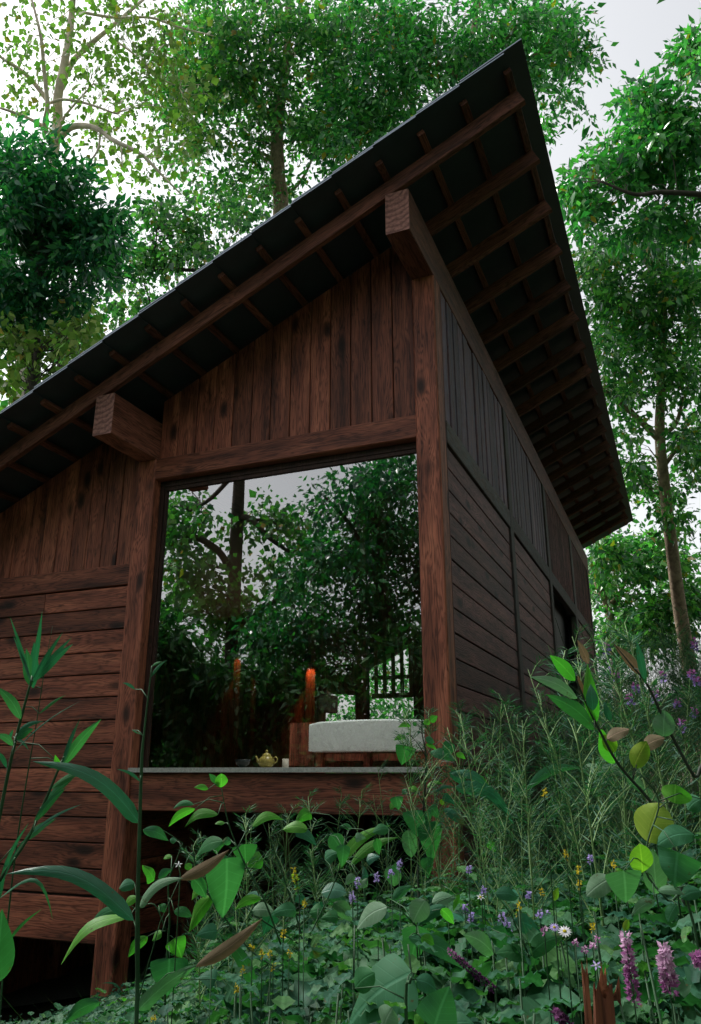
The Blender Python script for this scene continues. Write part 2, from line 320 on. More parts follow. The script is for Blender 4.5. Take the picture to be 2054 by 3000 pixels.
# left bay
mb = MB(); mb.box(-6.3, XC-.004, .07, .09, -1.36, 1.7)
mb.add([(-6.3, .07, 1.7), (XC-.004, .07, 1.7), (XC-.004, .07, rb(XC)+.15), (-6.3, .07, rb(-6.3)+.15)], [(0, 1, 2, 3)])
lw = put('front_wall', mb.mesh('front_wall'), M['dark_metal'], cabin)
timber('rail', (-6.3, .04, 1.703), (XC-.003, .04, 1.703), (0, 0, 1), .196, .05, 'cedar', lw)
for k in range(17):
    x1 = XC-.004 - k*.186; x0 = x1-.178; xm = (x0+x1)/2
    if rb(xm) < 1.75: continue
    timber('plank', (xm, .052+jit(.003), 1.803), (xm, .052, rb(xm)+.145), (1, 0, 0), x1-x0, .03, 'cedar', lw, .004, cut=SLP)
for k in range(13):
    z1 = 1.6 - k*.2; dx = -6.3
    th = .030
    if k == 0:                                          # the top course is jointed
        timber('plank', (-3.98, .048, z1-.1), (XC-.004, .048, z1-.1), (0, 0, 1), .190, th, 'cedar', lw, .005)
        timber('plank', (-6.3, .048, z1-.1), (-3.986, .048, z1-.1), (0, 0, 1), .190, th, 'cedar', lw, .005)
    else:
        timber('plank', (dx, .048+jit(.004), z1-.1), (XC-.004+jit(.004), .048+jit(.004), z1-.1), (0, 0, 1), .190, th, 'cedar', lw, .005)
timber('bottom_board', (-6.3, .045, -1.18), (XC-.003, .045, -1.18), (0, 0, 1), .33, .05, 'cedar', lw, .006)
# return wall of the left bay, under the floor of the window bay
mb = MB(); mb.box(-2.98, -2.93, .21, 4.5, -1.36, -.345)
rw = put('return_wall', mb.mesh('return_wall'), M['dark_metal'], cabin)
for k in range(5):
    z = -.345 - .1 - k*.2
    timber('plank', (-2.915, .205, z), (-2.915, 4.5, z), (0, 0, 1), .19, .026, 'cedar', rw, .005)
# side wall
mb = MB(); mb.box(-.19, -.05, .21, 5.69, -1.3, 4.112)
sw = put('side_wall', mb.mesh('side_wall'), M['dark_metal'], cabin)
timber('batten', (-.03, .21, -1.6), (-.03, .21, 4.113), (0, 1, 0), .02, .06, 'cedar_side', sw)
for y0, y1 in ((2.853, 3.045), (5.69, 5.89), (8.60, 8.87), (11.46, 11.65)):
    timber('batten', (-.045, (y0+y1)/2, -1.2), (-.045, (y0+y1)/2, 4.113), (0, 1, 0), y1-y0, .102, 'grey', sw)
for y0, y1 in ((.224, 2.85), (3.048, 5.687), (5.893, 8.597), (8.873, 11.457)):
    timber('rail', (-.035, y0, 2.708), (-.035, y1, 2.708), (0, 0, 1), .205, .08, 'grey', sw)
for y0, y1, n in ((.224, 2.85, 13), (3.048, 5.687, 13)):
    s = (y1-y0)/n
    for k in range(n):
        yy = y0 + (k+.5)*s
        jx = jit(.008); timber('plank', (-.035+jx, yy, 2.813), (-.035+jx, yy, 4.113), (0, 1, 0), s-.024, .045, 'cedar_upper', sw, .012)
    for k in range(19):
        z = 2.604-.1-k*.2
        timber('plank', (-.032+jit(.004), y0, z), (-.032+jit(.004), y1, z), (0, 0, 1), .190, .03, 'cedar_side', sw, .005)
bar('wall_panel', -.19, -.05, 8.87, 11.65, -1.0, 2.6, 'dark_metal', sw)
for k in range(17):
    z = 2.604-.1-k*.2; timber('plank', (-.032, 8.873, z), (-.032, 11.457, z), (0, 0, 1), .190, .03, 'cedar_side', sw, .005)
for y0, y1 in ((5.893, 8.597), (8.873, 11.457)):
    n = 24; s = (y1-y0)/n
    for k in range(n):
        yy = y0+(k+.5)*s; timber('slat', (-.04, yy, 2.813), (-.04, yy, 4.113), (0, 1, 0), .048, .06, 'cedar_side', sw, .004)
mb = MB(); mb.box(-.26, -.20, 5.7, 11.64, -.3, 4.1)
dr = put('doorway_dark_sheet', mb.mesh('doorway_dark_sheet'), M['dark_metal'], sw)  # dark sheet added behind doorway and slats: blocks the sky, stands for shade
# floor, inner walls and ceiling
mb = MB(); mb.box(-6.25, -.06, .2, 11.6, -.335, -.045); put('floor', mb.mesh('floor'), M['rafter'], cabin)
mb = MB(); mb.box(-6.3, -6.2, .1, 11.6, -3.4, 1.6); put('far_wall', mb.mesh('far_wall'), M['cedar'], cabin)  # lower part added to keep skylight out from under the floor
bar('underfloor_light_stop', -5.2, -.1, 7.0, 7.1, -3, -.34, 'dark_metal', cabin)  # dark screens added under the floor to keep that space in shade
bar('underfloor_light_stop', -.22, -.12, 1.0, 7.0, -3, -.34, 'dark_metal', cabin)
for q in (1.2, 3.2, 5.5, 8.5, 11.2):
    for xx in (-2.9, -6.1, -.12):
        timber('pile', (xx, q, -2.9), (xx, q, -.34), (1, 0, 0), .18, .18, 'cedar', cabin)
# roof
roof = thing('roof', None, None, (-3, 5, 4))
roof.parent = cabin; roof.matrix_parent_inverse = WM['cabin'].inverted()
YR = [-.645+.055/2 + .69*k for k in range(18)]
for i, y in enumerate(YR):
    x0 = -.26 if i == 1 else -6.8
    c = .14/2*math.sqrt(1+SLP**2)
    timber('rafter', (x0, y, rb(x0)+c), (.955, y, rb(.955)+c), (0, 1, 0), .055, .14, 'rafter', roof, .005)
ro = .140*math.sqrt(1+SLP**2)
XP = [.904 - .3625*k for k in range(22)]
for x in XP:
    n = Vector((-SLP, 0, 1)).normalized(); p = Vector((x, 0, rb(x)+ro)) + n*.0225
    timber('purlin', (p.x, -.84, p.z), (p.x, 12.0, p.z), (1, 0, SLP), .06, .045, 'rafter', roof, .004)
ds = .3625*math.sqrt(1+SLP**2); T = .016
us = Vector((1, 0, SLP)).normalized(); un = Vector((-SLP, 0, 1)).normalized(); P0 = Vector((XP[0], 0, rb(XP[0])+ro)) + un*.0455
for k in range(-1, 22):
    top = (-k*ds + .02) if k >= 0 else .182                 # the top course runs on past the last purlin
    bot = -(k+2)*ds + .045 if k >= 0 else -ds + .045
    h = lambda s: T*max(0, (-k*ds - s))/ds + (T if k < 0 else 0)
    if k == -1: h = lambda s: T*1.02 if s > -.02 else T*(1+(-s)/ds)
    a = P0 + us*bot + un*(h(bot)+T/2+.001); b = P0 + us*top + un*(h(top)+T/2+.001)
    rs = timber('roof_sheet', a + Vector((0, 5.59, 0)), b + Vector((0, 5.59, 0)), (0, 1, 0), 13.14+jit(.006), T-.001, 'slate', roof, .002)
    rs.data.materials.append(M['edge_sheen'])
    for q in (2, 6): rs.data.polygons[q].material_index = 1  # edge faces take the painted sky sheen
# window
win = put('window', (lambda q: (q.box(XB+.002, XB+.05, .10, .17, .002, 2.598), q.box(XA-.03, XA-.002, .10, .17, .002, 2.598), q.box(XB+.05, XA-.03, .10, .17, 2.545, 2.598), q.box(XB+.05, XA-.03, .11, .15, 2.51, 2.544), q.box(XB+.051, XB+.075, .115, .15, .002, 2.51), q)[-1])(MB()).mesh('window'), M['frame'], cabin)
gm = MB(); gm.add([(XB+.03, GLASS_Y, .003), (XA-.02, GLASS_Y, .003), (XA-.02, GLASS_Y, 2.56), (XB+.03, GLASS_Y, 2.56)], [(0, 1, 2, 3)])
put('pane', gm.mesh('pane'), M['glass'], win)
bar('window_sill', XB-.005, XA+.002, -.022, .55, -.037, -.0005, 'stone', cabin)
# inner back wall, columns and lattice seen through the glass
YB_ = 4.5
iw = bar('inner_wall', -6.2, -3.35, YB_, YB_+.08, -.04, 3.3, 'cedar', cabin)
bar('wall_panel', -3.35, -2.70, YB_, YB_+.08, 1.0, 4.2, 'cedar', iw)
bar('wall_panel', -2.70, -.2, YB_, YB_+.08, 1.62, 4.4, 'cedar', iw)
bar('wall_panel', -2.70, -2.48, YB_, YB_+.08, .98, 1.62, 'cedar', iw)
bar('wall_panel', -3.35, -.2, YB_, YB_+.08, -.04, .45, 'cedar', iw)
for x, wd in ((-3.17, .15), (-2.42, .16), (-3.88, .3), (-4.35, .12), (-5.62, .1), (-5.0, .08), (-1.6, .16)):
    timber('column', (x, YB_-.12, -.04), (x, YB_-.12, 3.4 if x < -3 else 4.0), (1, 0, 0), wd, .14, 'cedar', cabin)
la = bar('lattice', -2.34, -1.5, YB_+.02, YB_+.06, 1.17, 1.22, 'cedar', iw)
for k in range(7):
    xx = -2.30+k*.125; bar('bar', xx, xx+.045, YB_+.012, YB_+.05, .95, 1.62, 'cedar', iw)
bar('bar', -2.34, -1.5, YB_+.02, YB_+.06, .92, .985, 'cedar', iw)
# --- things inside on and behind the sill
def at_y(x, y, Y):
    d = at(x, y, 1)-CAM; return CAM + d*((Y-CAM.y)/d.y)
bench = thing('armchair', 'pale blue-grey upholstered seat back behind the window by the corner', 'armchair', (-1.0, 1.0, -.04))
m = MB(); v = []
for i in range(13):
    x = -1.535 + 1.12*i/12; e = .012*math.sin(math.pi*i/12); r = .03 if i in (0, 12) else 0
    e *= 1.3; r *= .5; v += [(x, .845, .13+r*.5), (x, .838, .14), (x, .838, .372+e-r), (x, .848, .385+e-r), (x, .93, .385+e-r), (x, .94, .13+r*.5)]
m.add(v, [(i*6+k, (i+1)*6+k, (i+1)*6+(k+1) % 6, i*6+(k+1) % 6) for i in range(12) for k in range(6)] + [(5, 4, 3, 2, 1, 0), tuple(72+k for k in range(6))])
put('backrest', m.mesh('backrest'), M['cloth'], bench)
for x in (-1.45, -1.0, -.5): bar('leg', x-.03, x+.03, .88, .95, -.04, .135, 'cedar', bench)
bar('seat', -1.5, -.45, 1.02, 1.55, .06, .12, 'cedar', bench)
ch = thing('wooden_chair', 'red-brown wooden chair back beside the pale seat behind the window', 'chair', (-1.68, 1.1, -.04))
bar('backrest', -1.80, -1.552, .99, 1.03, .02, .395, 'cedar', ch)
for x in (-1.79, -1.59): bar('leg', x, x+.04, 1.032, 1.08, -.04, .36, 'cedar', ch)
bar('seat', -1.8, -1.56, 1.09, 1.5, .08, .12, 'cedar', ch)
hp = thing('floor_lamp', 'floor lamp with a reddish tapered shade just inside the corner post', 'lamp', (-.34, 1.25, -.04))
m = MB(); m.lathe([(.17, .62), (.115, 1.15)], (-.36, 1.25, -.04), 20); put('lamp_shade', m.mesh('lamp_shade', True), M['rafter'], hp)
m = MB(); m.tube([(-.36, 1.25, -.03), (-.36, 1.25, .8)], .014, 8); m.lathe([(.12, 0), (.12, .02), (.01, .03)], (-.36, 1.25, -.04), 16); put('stand', m.mesh('stand'), M['dark_metal'], hp)
tx = -1.642; ty = .26
tp = thing('teapot', 'small olive glazed teapot with handle standing on the window sill', 'teapot', (tx, ty, 0))
m = MB(); m.lathe([(.03, 0), (.052, .008), (.068, .035), (.066, .062), (.046, .085), (.03, .092)], (tx, ty, 0), 20); put('body', m.mesh('body', True), M['clay'], tp)
m = MB(); m.lathe([(.036, .09), (.032, .104), (.012, .115), (.008, .12), (.013, .128), (.009, .137), (0.0005, .139)], (tx, ty, 0), 16); put('lid', m.mesh('lid', True), M['clay'], tp)
m = MB(); m.tube([(tx-.055, ty, .035), (tx-.08, ty, .05), (tx-.09, ty, .075), (tx-.102, ty, .088)], [.016, .012, .009, .008], 8); put('spout', m.mesh('spout', True), M['clay'], tp)
m = MB(); m.tube([(tx+.058, ty, .07), (tx+.082, ty, .085), (tx+.1, ty, .07), (tx+.096, ty, .045), (tx+.064, ty, .028)], .006, 8); put('handle', m.mesh('handle', True), M['clay'], tp)
bx, by = -1.87, .27
bo = put('bowl', (lambda q: (q.lathe([(.028, 0), (.03, .01), (.055, .03), (.066, .065), (.062, .065), (.05, .033), (.0005, .015)], (bx, by, 0), 20), q)[-1])(MB()).mesh('bowl', True), M['bowl'])
tag(bo, 'small dark glazed bowl standing on the sill left of the teapot', 'bowl')
cx_, cy_ = -1.462, .25
ca = thing('candle', 'short white pillar candle standing on the sill right of the teapot', 'candle', (cx_, cy_, 0))
m = MB(); m.lathe([(.027, 0), (.027, .066), (.022, .068), (.0005, .064)], (cx_, cy_, 0), 18); put('wax', m.mesh('wax', True), M['wax'], ca)
m = MB(); m.tube([(cx_, cy_, .062), (cx_+.002, cy_, .078)], .002, 5); put('wick', m.mesh('wick'), M['dark_metal'], ca)
# warm downlights washing the inner columns, then two added fill lamps
def downlight(x, z, e, label, y=None, col=(1, .36, .12), ang=18, spot=62):
    YB_ = globals()['YB_'] if y is None else y+.30
    t = thing('downlight', label, 'lamp', (x, YB_-.30, z))
    mm = MB(); mm.lathe([(.045, 0), (.05, .10), (.02, .12), (.0005, .12)], (x, YB_-.30, z), 14); put('lamp_shade', mm.mesh('lamp_shade', True), M['dark_metal'], t)
    mm = MB(); mm.tube([(x, YB_-.30, z+.12), (x, YB_-.30, 3.0)], .004, 5); put('cord', mm.mesh('cord'), M['dark_metal'], t)
    l = bpy.data.lights.new('downlight_bulb', 'SPOT'); l.energy = e; l.color = col; l.spot_size = math.radians(spot); l.spot_blend = .6; l.shadow_soft_size = .02
    lo = bpy.data.objects.new('downlight_bulb', l); place(lo, Matrix.Translation((x, YB_-.30, z-.04 if ang > 30 else z+.02)) @ Matrix.Rotation(math.radians(ang), 4, 'X'), t)
downlight(-3.17, 1.42, 3, 'small dark pendant lamp lighting the inner column left of the lattice')
downlight(-4.35, 1.62, 1.2, 'small dark pendant lamp lighting the thin inner column farther left')
downlight(-1.15, 2.25, 60, 'added fill lamp in a small dark shade hanging over the pale seat behind the window', .45, (1, .93, .82), 8, 84)  # added to brighten the pale seat
downlight(-2.9, 2.9, 60, 'added fill lamp in a small dark shade hanging in the middle of the room', 2.6, (1, .50, .28), 46, 120)  # added to lift the dim room and its columns
lc = at_y(488, 1290, 1.5)
ln_ = thing('paper_lantern', 'very large round brown paper lantern hanging in the upper left of the room', 'lantern', tuple(lc))
m = MB(); pr = [(.06, .50)] + [(.62*math.cos(a)**.8*(1+.012*(-1)**k), .54*math.sin(a)) for k, a in enumerate(np.linspace(1.4, -1.4, 25))] + [(.06, -.535)]; m.lathe([(float(r), float(z)) for r, z in pr], tuple(lc), 36)
put('lamp_shade', m.mesh('lamp_shade', True), M['paper'], ln_)
m = MB(); m.tube([(lc.x, lc.y, lc.z+.5), (lc.x, lc.y, rb(lc.x)+.1)], .006, 6); put('cord', m.mesh('cord'), M['dark_metal'], ln_)
# ================================================================ leaves
def unit(a): return a/np.maximum(np.linalg.norm(a, axis=-1, keepdims=True), 1e-9)
def leaf_cards(p, d, n, ln, wd, curl=.15, fold=.12):
    """many small folded leaves at once: base p, direction d, normal n, length ln, width wd -> verts, faces"""
    d = unit(d); s = unit(np.cross(d, n)); n = np.cross(s, d); ln = ln[:, None]; wd = wd[:, None]
    V = np.stack([p, p+d*ln*.38+s*wd*.5, p+d*ln*.48-n*wd*fold, p+d*ln*.38-s*wd*.5, p+d*ln-n*ln*curl], 1)
    i = np.arange(len(p))[:, None]*5
    F = np.concatenate([i+np.array([[0, 2, 1]]), i+np.array([[0, 3, 2]]), i+np.array([[1, 2, 4]]), i+np.array([[2, 3, 4]])], 1).reshape(-1, 3)
    return V.reshape(-1, 3), F
def in_blobs(blobs, n, bias=.36):
    """n points spread through ellipsoids (centre, three axes as rows), and the way each points out of its own"""
    vol = np.array([b[2] for b in blobs]); k = rng.choice(len(blobs), n, p=vol/vol.sum())
    u = unit(rng.normal(size=(n, 3)))*(rng.random((n, 1))**bias)
    C = np.array([b[0] for b in blobs])[k]; A = np.array([b[1] for b in blobs])[k]
    o = np.einsum('ni,nij->nj', u, A); return C + o, unit(o)
def px_blob(pos, x, y, rx, ry, d, rd):
    c = pos(x, y, d); a = pos(x+rx, y, d)-c; b = pos(x, y+ry, d)-c; e = (pos(x, y, d+rd)-c)
    return (np.array(c), np.array([a, b, e]), rx*ry)
def cloud(blobs, n, size, asp=.5, per=26, cr=.45, droop=.35, upn=.8, jit=.35):
    """sprays of leaves: each spray runs outwards along a twig"""
    nc = max(1, n//per); cc, out = in_blobs(blobs, nc); k = np.repeat(np.arange(nc), per); m = len(k)
    ax = unit(out + rng.normal(size=(nc, 3))*.65 + np.array([0, 0, -droop*.5])); ln_ = cr*rng.uniform(.7, 2.0, nc)
    t = rng.random(m); side = rng.normal(size=(m, 3))*(cr*.30*(1.15-.6*t))[:, None]
    off = ax[k]*(ln_[k]*(t-.35)*1.3)[:, None] + side; off[:, 2] -= droop*.25*cr*t*t; p = cc[k] + off
    d = ax[k]*.55 + unit(side)*.8 + rng.normal(size=(m, 3))*.4 + np.array([0, 0, -droop*1.3])
    nn = rng.normal(size=(m, 3))*.65 + np.array([0, 0, upn])
    ln = size*(1 + jit*rng.normal(size=m)).clip(.45, 1.8)
    return cc, leaf_cards(p, d, nn, ln, ln*asp)
LUMPY = True
def tree(name, label, trunk, limbs, blobs, n, size, asp, mat, bark, pos=at, rd=1.5, group=None, twigs=90, per=26, cr=.45, droop=.35, upn=.8, cat='tree', down=True, tw=.012):
    tp = [(*pos(x, y, d), r) for x, y, d, r in trunk]; b = tp[0]; g = gz(b[0], b[1])
    if down and b[2] > g+.3: tp = [(b[0], b[1], g-.3, b[3]*1.5), (b[0], b[1], (g+b[2])/2, b[3]*1.15)] + tp
    root = thing(name, label, cat, (tp[0][0], tp[0][1], g), group)
    sk = smooth_path(tp, 5); mb = MB(); mb.tube([q[:3] for q in sk], [q[3] for q in sk], 9)
    put('trunk', mb.mesh('trunk', True), M[bark], root)
    pts = [q[:3] for q in sk[len(sk)//3:]]
    for L in limbs:
        q = smooth_path([(*pos(x, y, d), r) for x, y, d, r in L], 5); mb = MB(); mb.tube([t[:3] for t in q], [t[3] for t in q], 6)
        put('branch', mb.mesh('branch', True), M[bark], root); pts += [t[:3] for t in q[1:]]
    bl = []
    if not LUMPY: bl = [px_blob(pos, *b, trunk[0][2], rd) for b in blobs]; blobs = []
    for x, y, rx, ry in blobs:                             # every bough breaks up into a few separate lumps
        for q in range(7):
            a = random.uniform(0, 6.283); f = random.random()**.5*.78; z = random.uniform(.30, .52)
            bl.append(px_blob(pos, x+rx*f*math.cos(a), y+ry*f*math.sin(a), max(9, rx*z), max(8, ry*z*.85), trunk[0][2]+random.uniform(-.7, .7)*rd, rd*.45))
    cc, (V, F) = cloud(bl, n, size, asp, per, cr, droop, upn)
    L5 = V.reshape(-1, 5, 3); b = L5[:, 0]; keep = ~((b[:, 0] > -7.2) & (b[:, 0] < 1.35) & (b[:, 1] > -1.3) & (b[:, 1] < 12.5) & (b[:, 2] < 5.3+SLP*b[:, 0]))   # none grow into the cabin
    V = L5[keep].reshape(-1, 3); F = (np.arange(keep.sum())[:, None, None]*5 + np.array([[0, 2, 1], [0, 3, 2], [1, 2, 4], [2, 3, 4]])[None]).reshape(-1, 3)
    put('crown', mesh_np('crown', V, F), M[mat], root, kind='stuff')
    if twigs:
        pts = np.array(pts); mb = MB()
        for c in cc[rng.choice(len(cc), min(twigs, len(cc)), replace=False)]:
            dd = np.linalg.norm(pts-c, axis=1) + .8*np.abs(pts[:, 2]-c[2]+.4); s = pts[np.argmin(dd)]; ln = np.linalg.norm(c-s)
            if ln > 6: continue
            m1 = s + (c-s)*.4 + rng.normal(size=3)*.09*ln + np.array([0, 0, .08*ln]); m2 = s + (c-s)*.75 + rng.normal(size=3)*.06*ln
            mb.tube([s, m1, m2, c], [tw*min(1.6, .5+ln*.25), tw*.7, tw*.45, tw*.25], 4, False)
        put('twigs', mb.mesh('twigs', True), M[bark], root, kind='stuff')
    return root
G = ((0.0345, 0.117, 0.0525), (0.0862, 0.26, 0.075), (0.1955, 0.429, 0.105), (0.0287, 0.1105, 0.0675), (0.276, 0.468, 0.12), (0.0575, 0.195, 0.075))
M['leaf_mid'] = leaf_mat('leaf_mid', G, .45, .22, (.03, (.36, .24, .03)))
M['leaf_dark'] = leaf_mat('leaf_dark', ((0.0132, 0.078, 0.0473), (0.0385, 0.182, 0.0743), (0.099, 0.325, 0.0945), (0.0198, 0.104, 0.0675), (0.033, 0.156, 0.081)), .4, .2)
M['leaf_pale'] = leaf_mat('leaf_pale', ((.17, .24, .05), (.25, .31, .07), (.14, .22, .06), (.33, .36, .10)), .5, .5, (.06, (.36, .24, .04)))
M['leaf_bright'] = leaf_mat('leaf_bright', ((0.0275, 0.125, 0.06), (0.077, 0.2875, 0.075), (0.198, 0.475, 0.1275), (0.022, 0.1063, 0.0675), (0.132, 0.4, 0.1125), (0.055, 0.2125, 0.075)), .45, .2, (.02, (.4, .26, .03)))
M['leaf_far'] = leaf_mat('leaf_far', ((0.044, 0.15, 0.052), (0.066, 0.2, 0.0585), (0.088, 0.2375, 0.065)), .45, .6)
M['leaf_deep'] = leaf_mat('leaf_deep', ((0.0216, 0.08, 0.0375), (0.036, 0.112, 0.045), (0.063, 0.16, 0.0525)), .35, .6, None, False, .12)
TG = 'trees of the wood around the cabin'
LUMPY = False
tree('poplar', 'tall pale-barked tree with open yellow-green crown above the far left of the roof',
     [(122, 345, 20, .13), (131, 225, 20, .115), (145, 150, 20, .10), (160, 60, 20, .085), (170, -60, 20, .06)],
     [[(118, 335, 20, .075), (102, 285, 19.6, .07), (108, 240, 19.4, .06), (100, 160, 19.2, .05), (92, 80, 19, .04), (70, -10, 19, .025)],
      [(106, 225, 20, .07), (60, 170, 20, .055), (0, 128, 20, .04), (-40, 90, 20, .03)], [(100, 287, 19.8, .05), (50, 262, 19.6, .04), (0, 245, 19.5, .03)],
      [(140, 190, 20, .085), (165, 140, 20.2, .075), (200, 105, 20.3, .065), (260, 55, 20.4, .05), (330, -5, 20.5, .035)],
      [(132, 318, 20, .09), (165, 288, 19.6, .08), (215, 290, 19.3, .065), (260, 320, 19, .055), (320, 350, 19, .045), (370, 400, 19, .03), (412, 442, 19, .02)],
      [(110, 235, 19.5, .04), (145, 226, 19.4, .035), (200, 236, 19.3, .03), (262, 258, 19.2, .02)],
      [(228, 300, 19.3, .03), (220, 345, 19.2, .025), (180, 392, 19.1, .015)], [(130, 300, 20, .035), (150, 260, 20, .03), (212, 190, 20, .018)],
      [(275, 335, 19, .025), (278, 380, 19, .012)], [(170, 25, 20, .04), (260, 40, 20, .035), (340, 40, 20, .03), (400, 60, 20, .025), (485, 82, 20, .015)],
      [(245, 80, 20.3, .03), (300, 120, 20.2, .025), (350, 170, 20, .02), (405, 196, 20, .012)], [(268, 50, 20.4, .035), (262, 10, 20.4, .025), (258, -30, 20.4, .02)]],
     [(60, 60, 130, 120), (260, 70, 170, 120), (260, 220, 190, 110), (330, 340, 120, 90), (40, 210, 90, 80), (420, 250, 90, 130), (380, 120, 100, 110), (330, 60, 100, 70)],
     3300, .15, .85, 'leaf_pale', 'bark_pale', rd=1.6, group=TG, per=12, cr=.5, droop=.7, upn=.3, twigs=150)
LUMPY = True
tree('laurel_tree', 'dark glossy evergreen tree at the left edge beyond the roof',
     [(70, 900, 13.5, .12), (85, 700, 13.5, .10), (95, 560, 13.5, .08), (90, 420, 13.5, .05)], [[(90, 640, 13.5, .05), (150, 600, 13.3, .04), (220, 520, 13.2, .02)]],
     [(60, 430, 120, 95), (130, 520, 140, 100), (30, 600, 110, 110), (200, 570, 80, 80), (30, 720, 90, 60), (90, 500, 150, 120), (250, 490, 40, 35), (10, 370, 60, 50), (150, 660, 90, 50), (265, 540, 25, 20), (180, 420, 40, 30), (230, 620, 30, 30), (60, 330, 50, 30), (0, 500, 60, 150), (0, 680, 60, 100)],
     18000, .16, .36, 'leaf_dark', 'bark_dark', rd=1.3, group=TG, per=22, cr=.34, droop=.2)
tree('maple_sapling', 'young light-green tree with scattered yellow leaves just above the left end of the roof',
     [(60, 1000, 12.4, .06), (70, 900, 12.4, .05), (80, 800, 12.4, .03)], [],
     [(40, 820, 70, 50), (120, 790, 80, 50), (20, 760, 40, 40), (200, 740, 60, 40), (10, 890, 40, 30)],
     900, .13, .8, 'leaf_pale', 'bark_dark', rd=.7, group=TG, per=10, cr=.35, droop=.6, upn=.3, twigs=50)
tree('sweetgum_tree', 'thin-crowned tree with a long bent branch behind the middle of the roof slope',
     [(150, 760, 19, .12), (160, 690, 19, .10), (172, 640, 19, .08)],
     [[(165, 650, 19, .09), (215, 622, 19, .085), (290, 603, 19, .07), (350, 608, 19, .055), (430, 613, 19, .045), (500, 606, 19, .03)], [(345, 700, 19, .02), (330, 650, 19, .02), (322, 606, 19, .03), (352, 560, 19, .02), (355, 520, 19, .012)]],
     [(400, 560, 120, 55), (320, 590, 80, 60), (470, 590, 70, 45), (400, 490, 110, 55), (240, 700, 80, 50), (170, 760, 70, 40), (330, 680, 50, 30), (560, 500, 70, 40)],
     5200, .135, .75, 'leaf_mid', 'bark_dark', rd=1.4, group=TG, per=14, cr=.45, droop=.6, upn=.4, twigs=110)
tree('oak_tree', 'big leafy tree with a straight brown trunk rising behind the middle of the roof',
     [(637, 520, 22.9, .24), (632, 400, 22.7, .21), (629, 300, 22.7, .19), (640, 200, 22.7, .16), (651, 130, 23, .13), (655, -20, 24, .09)],
     [[(615, 272, 24, .16), (590, 240, 23.6, .14), (555, 215, 23.3, .10), (510, 190, 23, .07), (480, 206, 23, .05)], [(648, 150, 24, .09), (700, 60, 24, .06), (740, -20, 24, .04)],
      [(655, 440, 24, .06), (690, 400, 24, .045), (720, 330, 24, .03)], [(632, 380, 24, .07), (600, 350, 24, .05), (540, 330, 24, .03)]],
     [(560, 80, 170, 100), (480, 170, 90, 90), (660, 230, 130, 110), (560, 320, 90, 90), (710, 110, 110, 110), (520, 430, 110, 50), (710, 330, 90, 80), (600, 10, 220, 60), (450, 50, 80, 70), (600, 170, 130, 110), (430, 320, 70, 60), (570, 400, 80, 50), (420, 170, 80, 100), (450, 250, 90, 90), (620, 440, 80, 50), (700, 30, 120, 60)],
     19000, .17, .55, 'leaf_mid', 'bark', rd=2.5, group=TG, twigs=120, cr=.6)
tree('camphor_tree', 'broad glossy-leaved tree spreading behind the peak of the roof',
     [(1068, 330, 21.5, .16), (1072, 170, 21.5, .14), (1076, 100, 21.5, .12), (1085, -20, 21.5, .09)],
     [[(1075, 165, 21.5, .08), (1110, 116, 21.3, .07), (1150, 86, 21.2, .055), (1180, 50, 21, .04)], [(1070, 175, 21.5, .05), (1045, 140, 21.4, .04), (1030, 110, 21.4, .03)], [(1074, 200, 21.5, .06), (1150, 160, 21.3, .05), (1230, 120, 21.1, .03), (1300, 130, 21, .02)],
      [(1070, 200, 21.5, .06), (960, 120, 21.5, .05), (880, 90, 21.5, .03)]],
     [(900, 150, 140, 90), (800, 260, 120, 90), (1000, 80, 150, 80), (1150, 40, 110, 70), (1230, 80, 70, 80), (1290, 140, 55, 45), (1255, 215, 50, 50), (1235, 290, 40, 45), (820, 60, 120, 80), (900, 30, 150, 50), (750, 340, 80, 60), (1330, 115, 35, 25), (930, 220, 110, 70), (1290, 60, 45, 40), (1310, 270, 30, 25), (1200, 170, 60, 60), (860, 260, 130, 70), (740, 250, 90, 80), (1080, 120, 100, 90), (1200, 60, 90, 80)],
     21000, .18, .45, 'leaf_bright', 'bark', rd=2.2, group=TG, twigs=120, cr=.55)
tree('camphor_tree', 'glossy-leaved tree leaning in from the right edge above the eave',
     [(1740, 1000, 13, .16), (1720, 700, 13, .14), (1690, 450, 13, .11), (1650, 250, 13, .07)],
     [[(1690, 450, 12.6, .06), (1600, 442, 12, .045), (1500, 436, 11.8, .035), (1440, 441, 11.8, .028), (1365, 412, 11.8, .015)], [(1680, 400, 13, .05), (1580, 345, 13, .035), (1500, 285, 13, .02), (1440, 220, 13, .012)], [(1670, 330, 13, .05), (1620, 200, 13, .03), (1570, 110, 13, .015)]],
     [(1330, 450, 55, 45), (1420, 380, 80, 65), (1510, 260, 85, 90), (1575, 150, 50, 85), (1455, 215, 45, 40), (1570, 420, 60, 80), (1370, 345, 45, 45), (1500, 490, 80, 30), (1480, 310, 80, 70), (1300, 400, 35, 30), (1580, 280, 60, 80), (1340, 500, 40, 25), (1440, 520, 60, 30), (1560, 530, 60, 50), (1280, 440, 25, 20)],
     10000, .14, .45, 'leaf_bright', 'bark_dark', rd=1.1, group=TG, per=18, cr=.3, twigs=120, tw=.008)
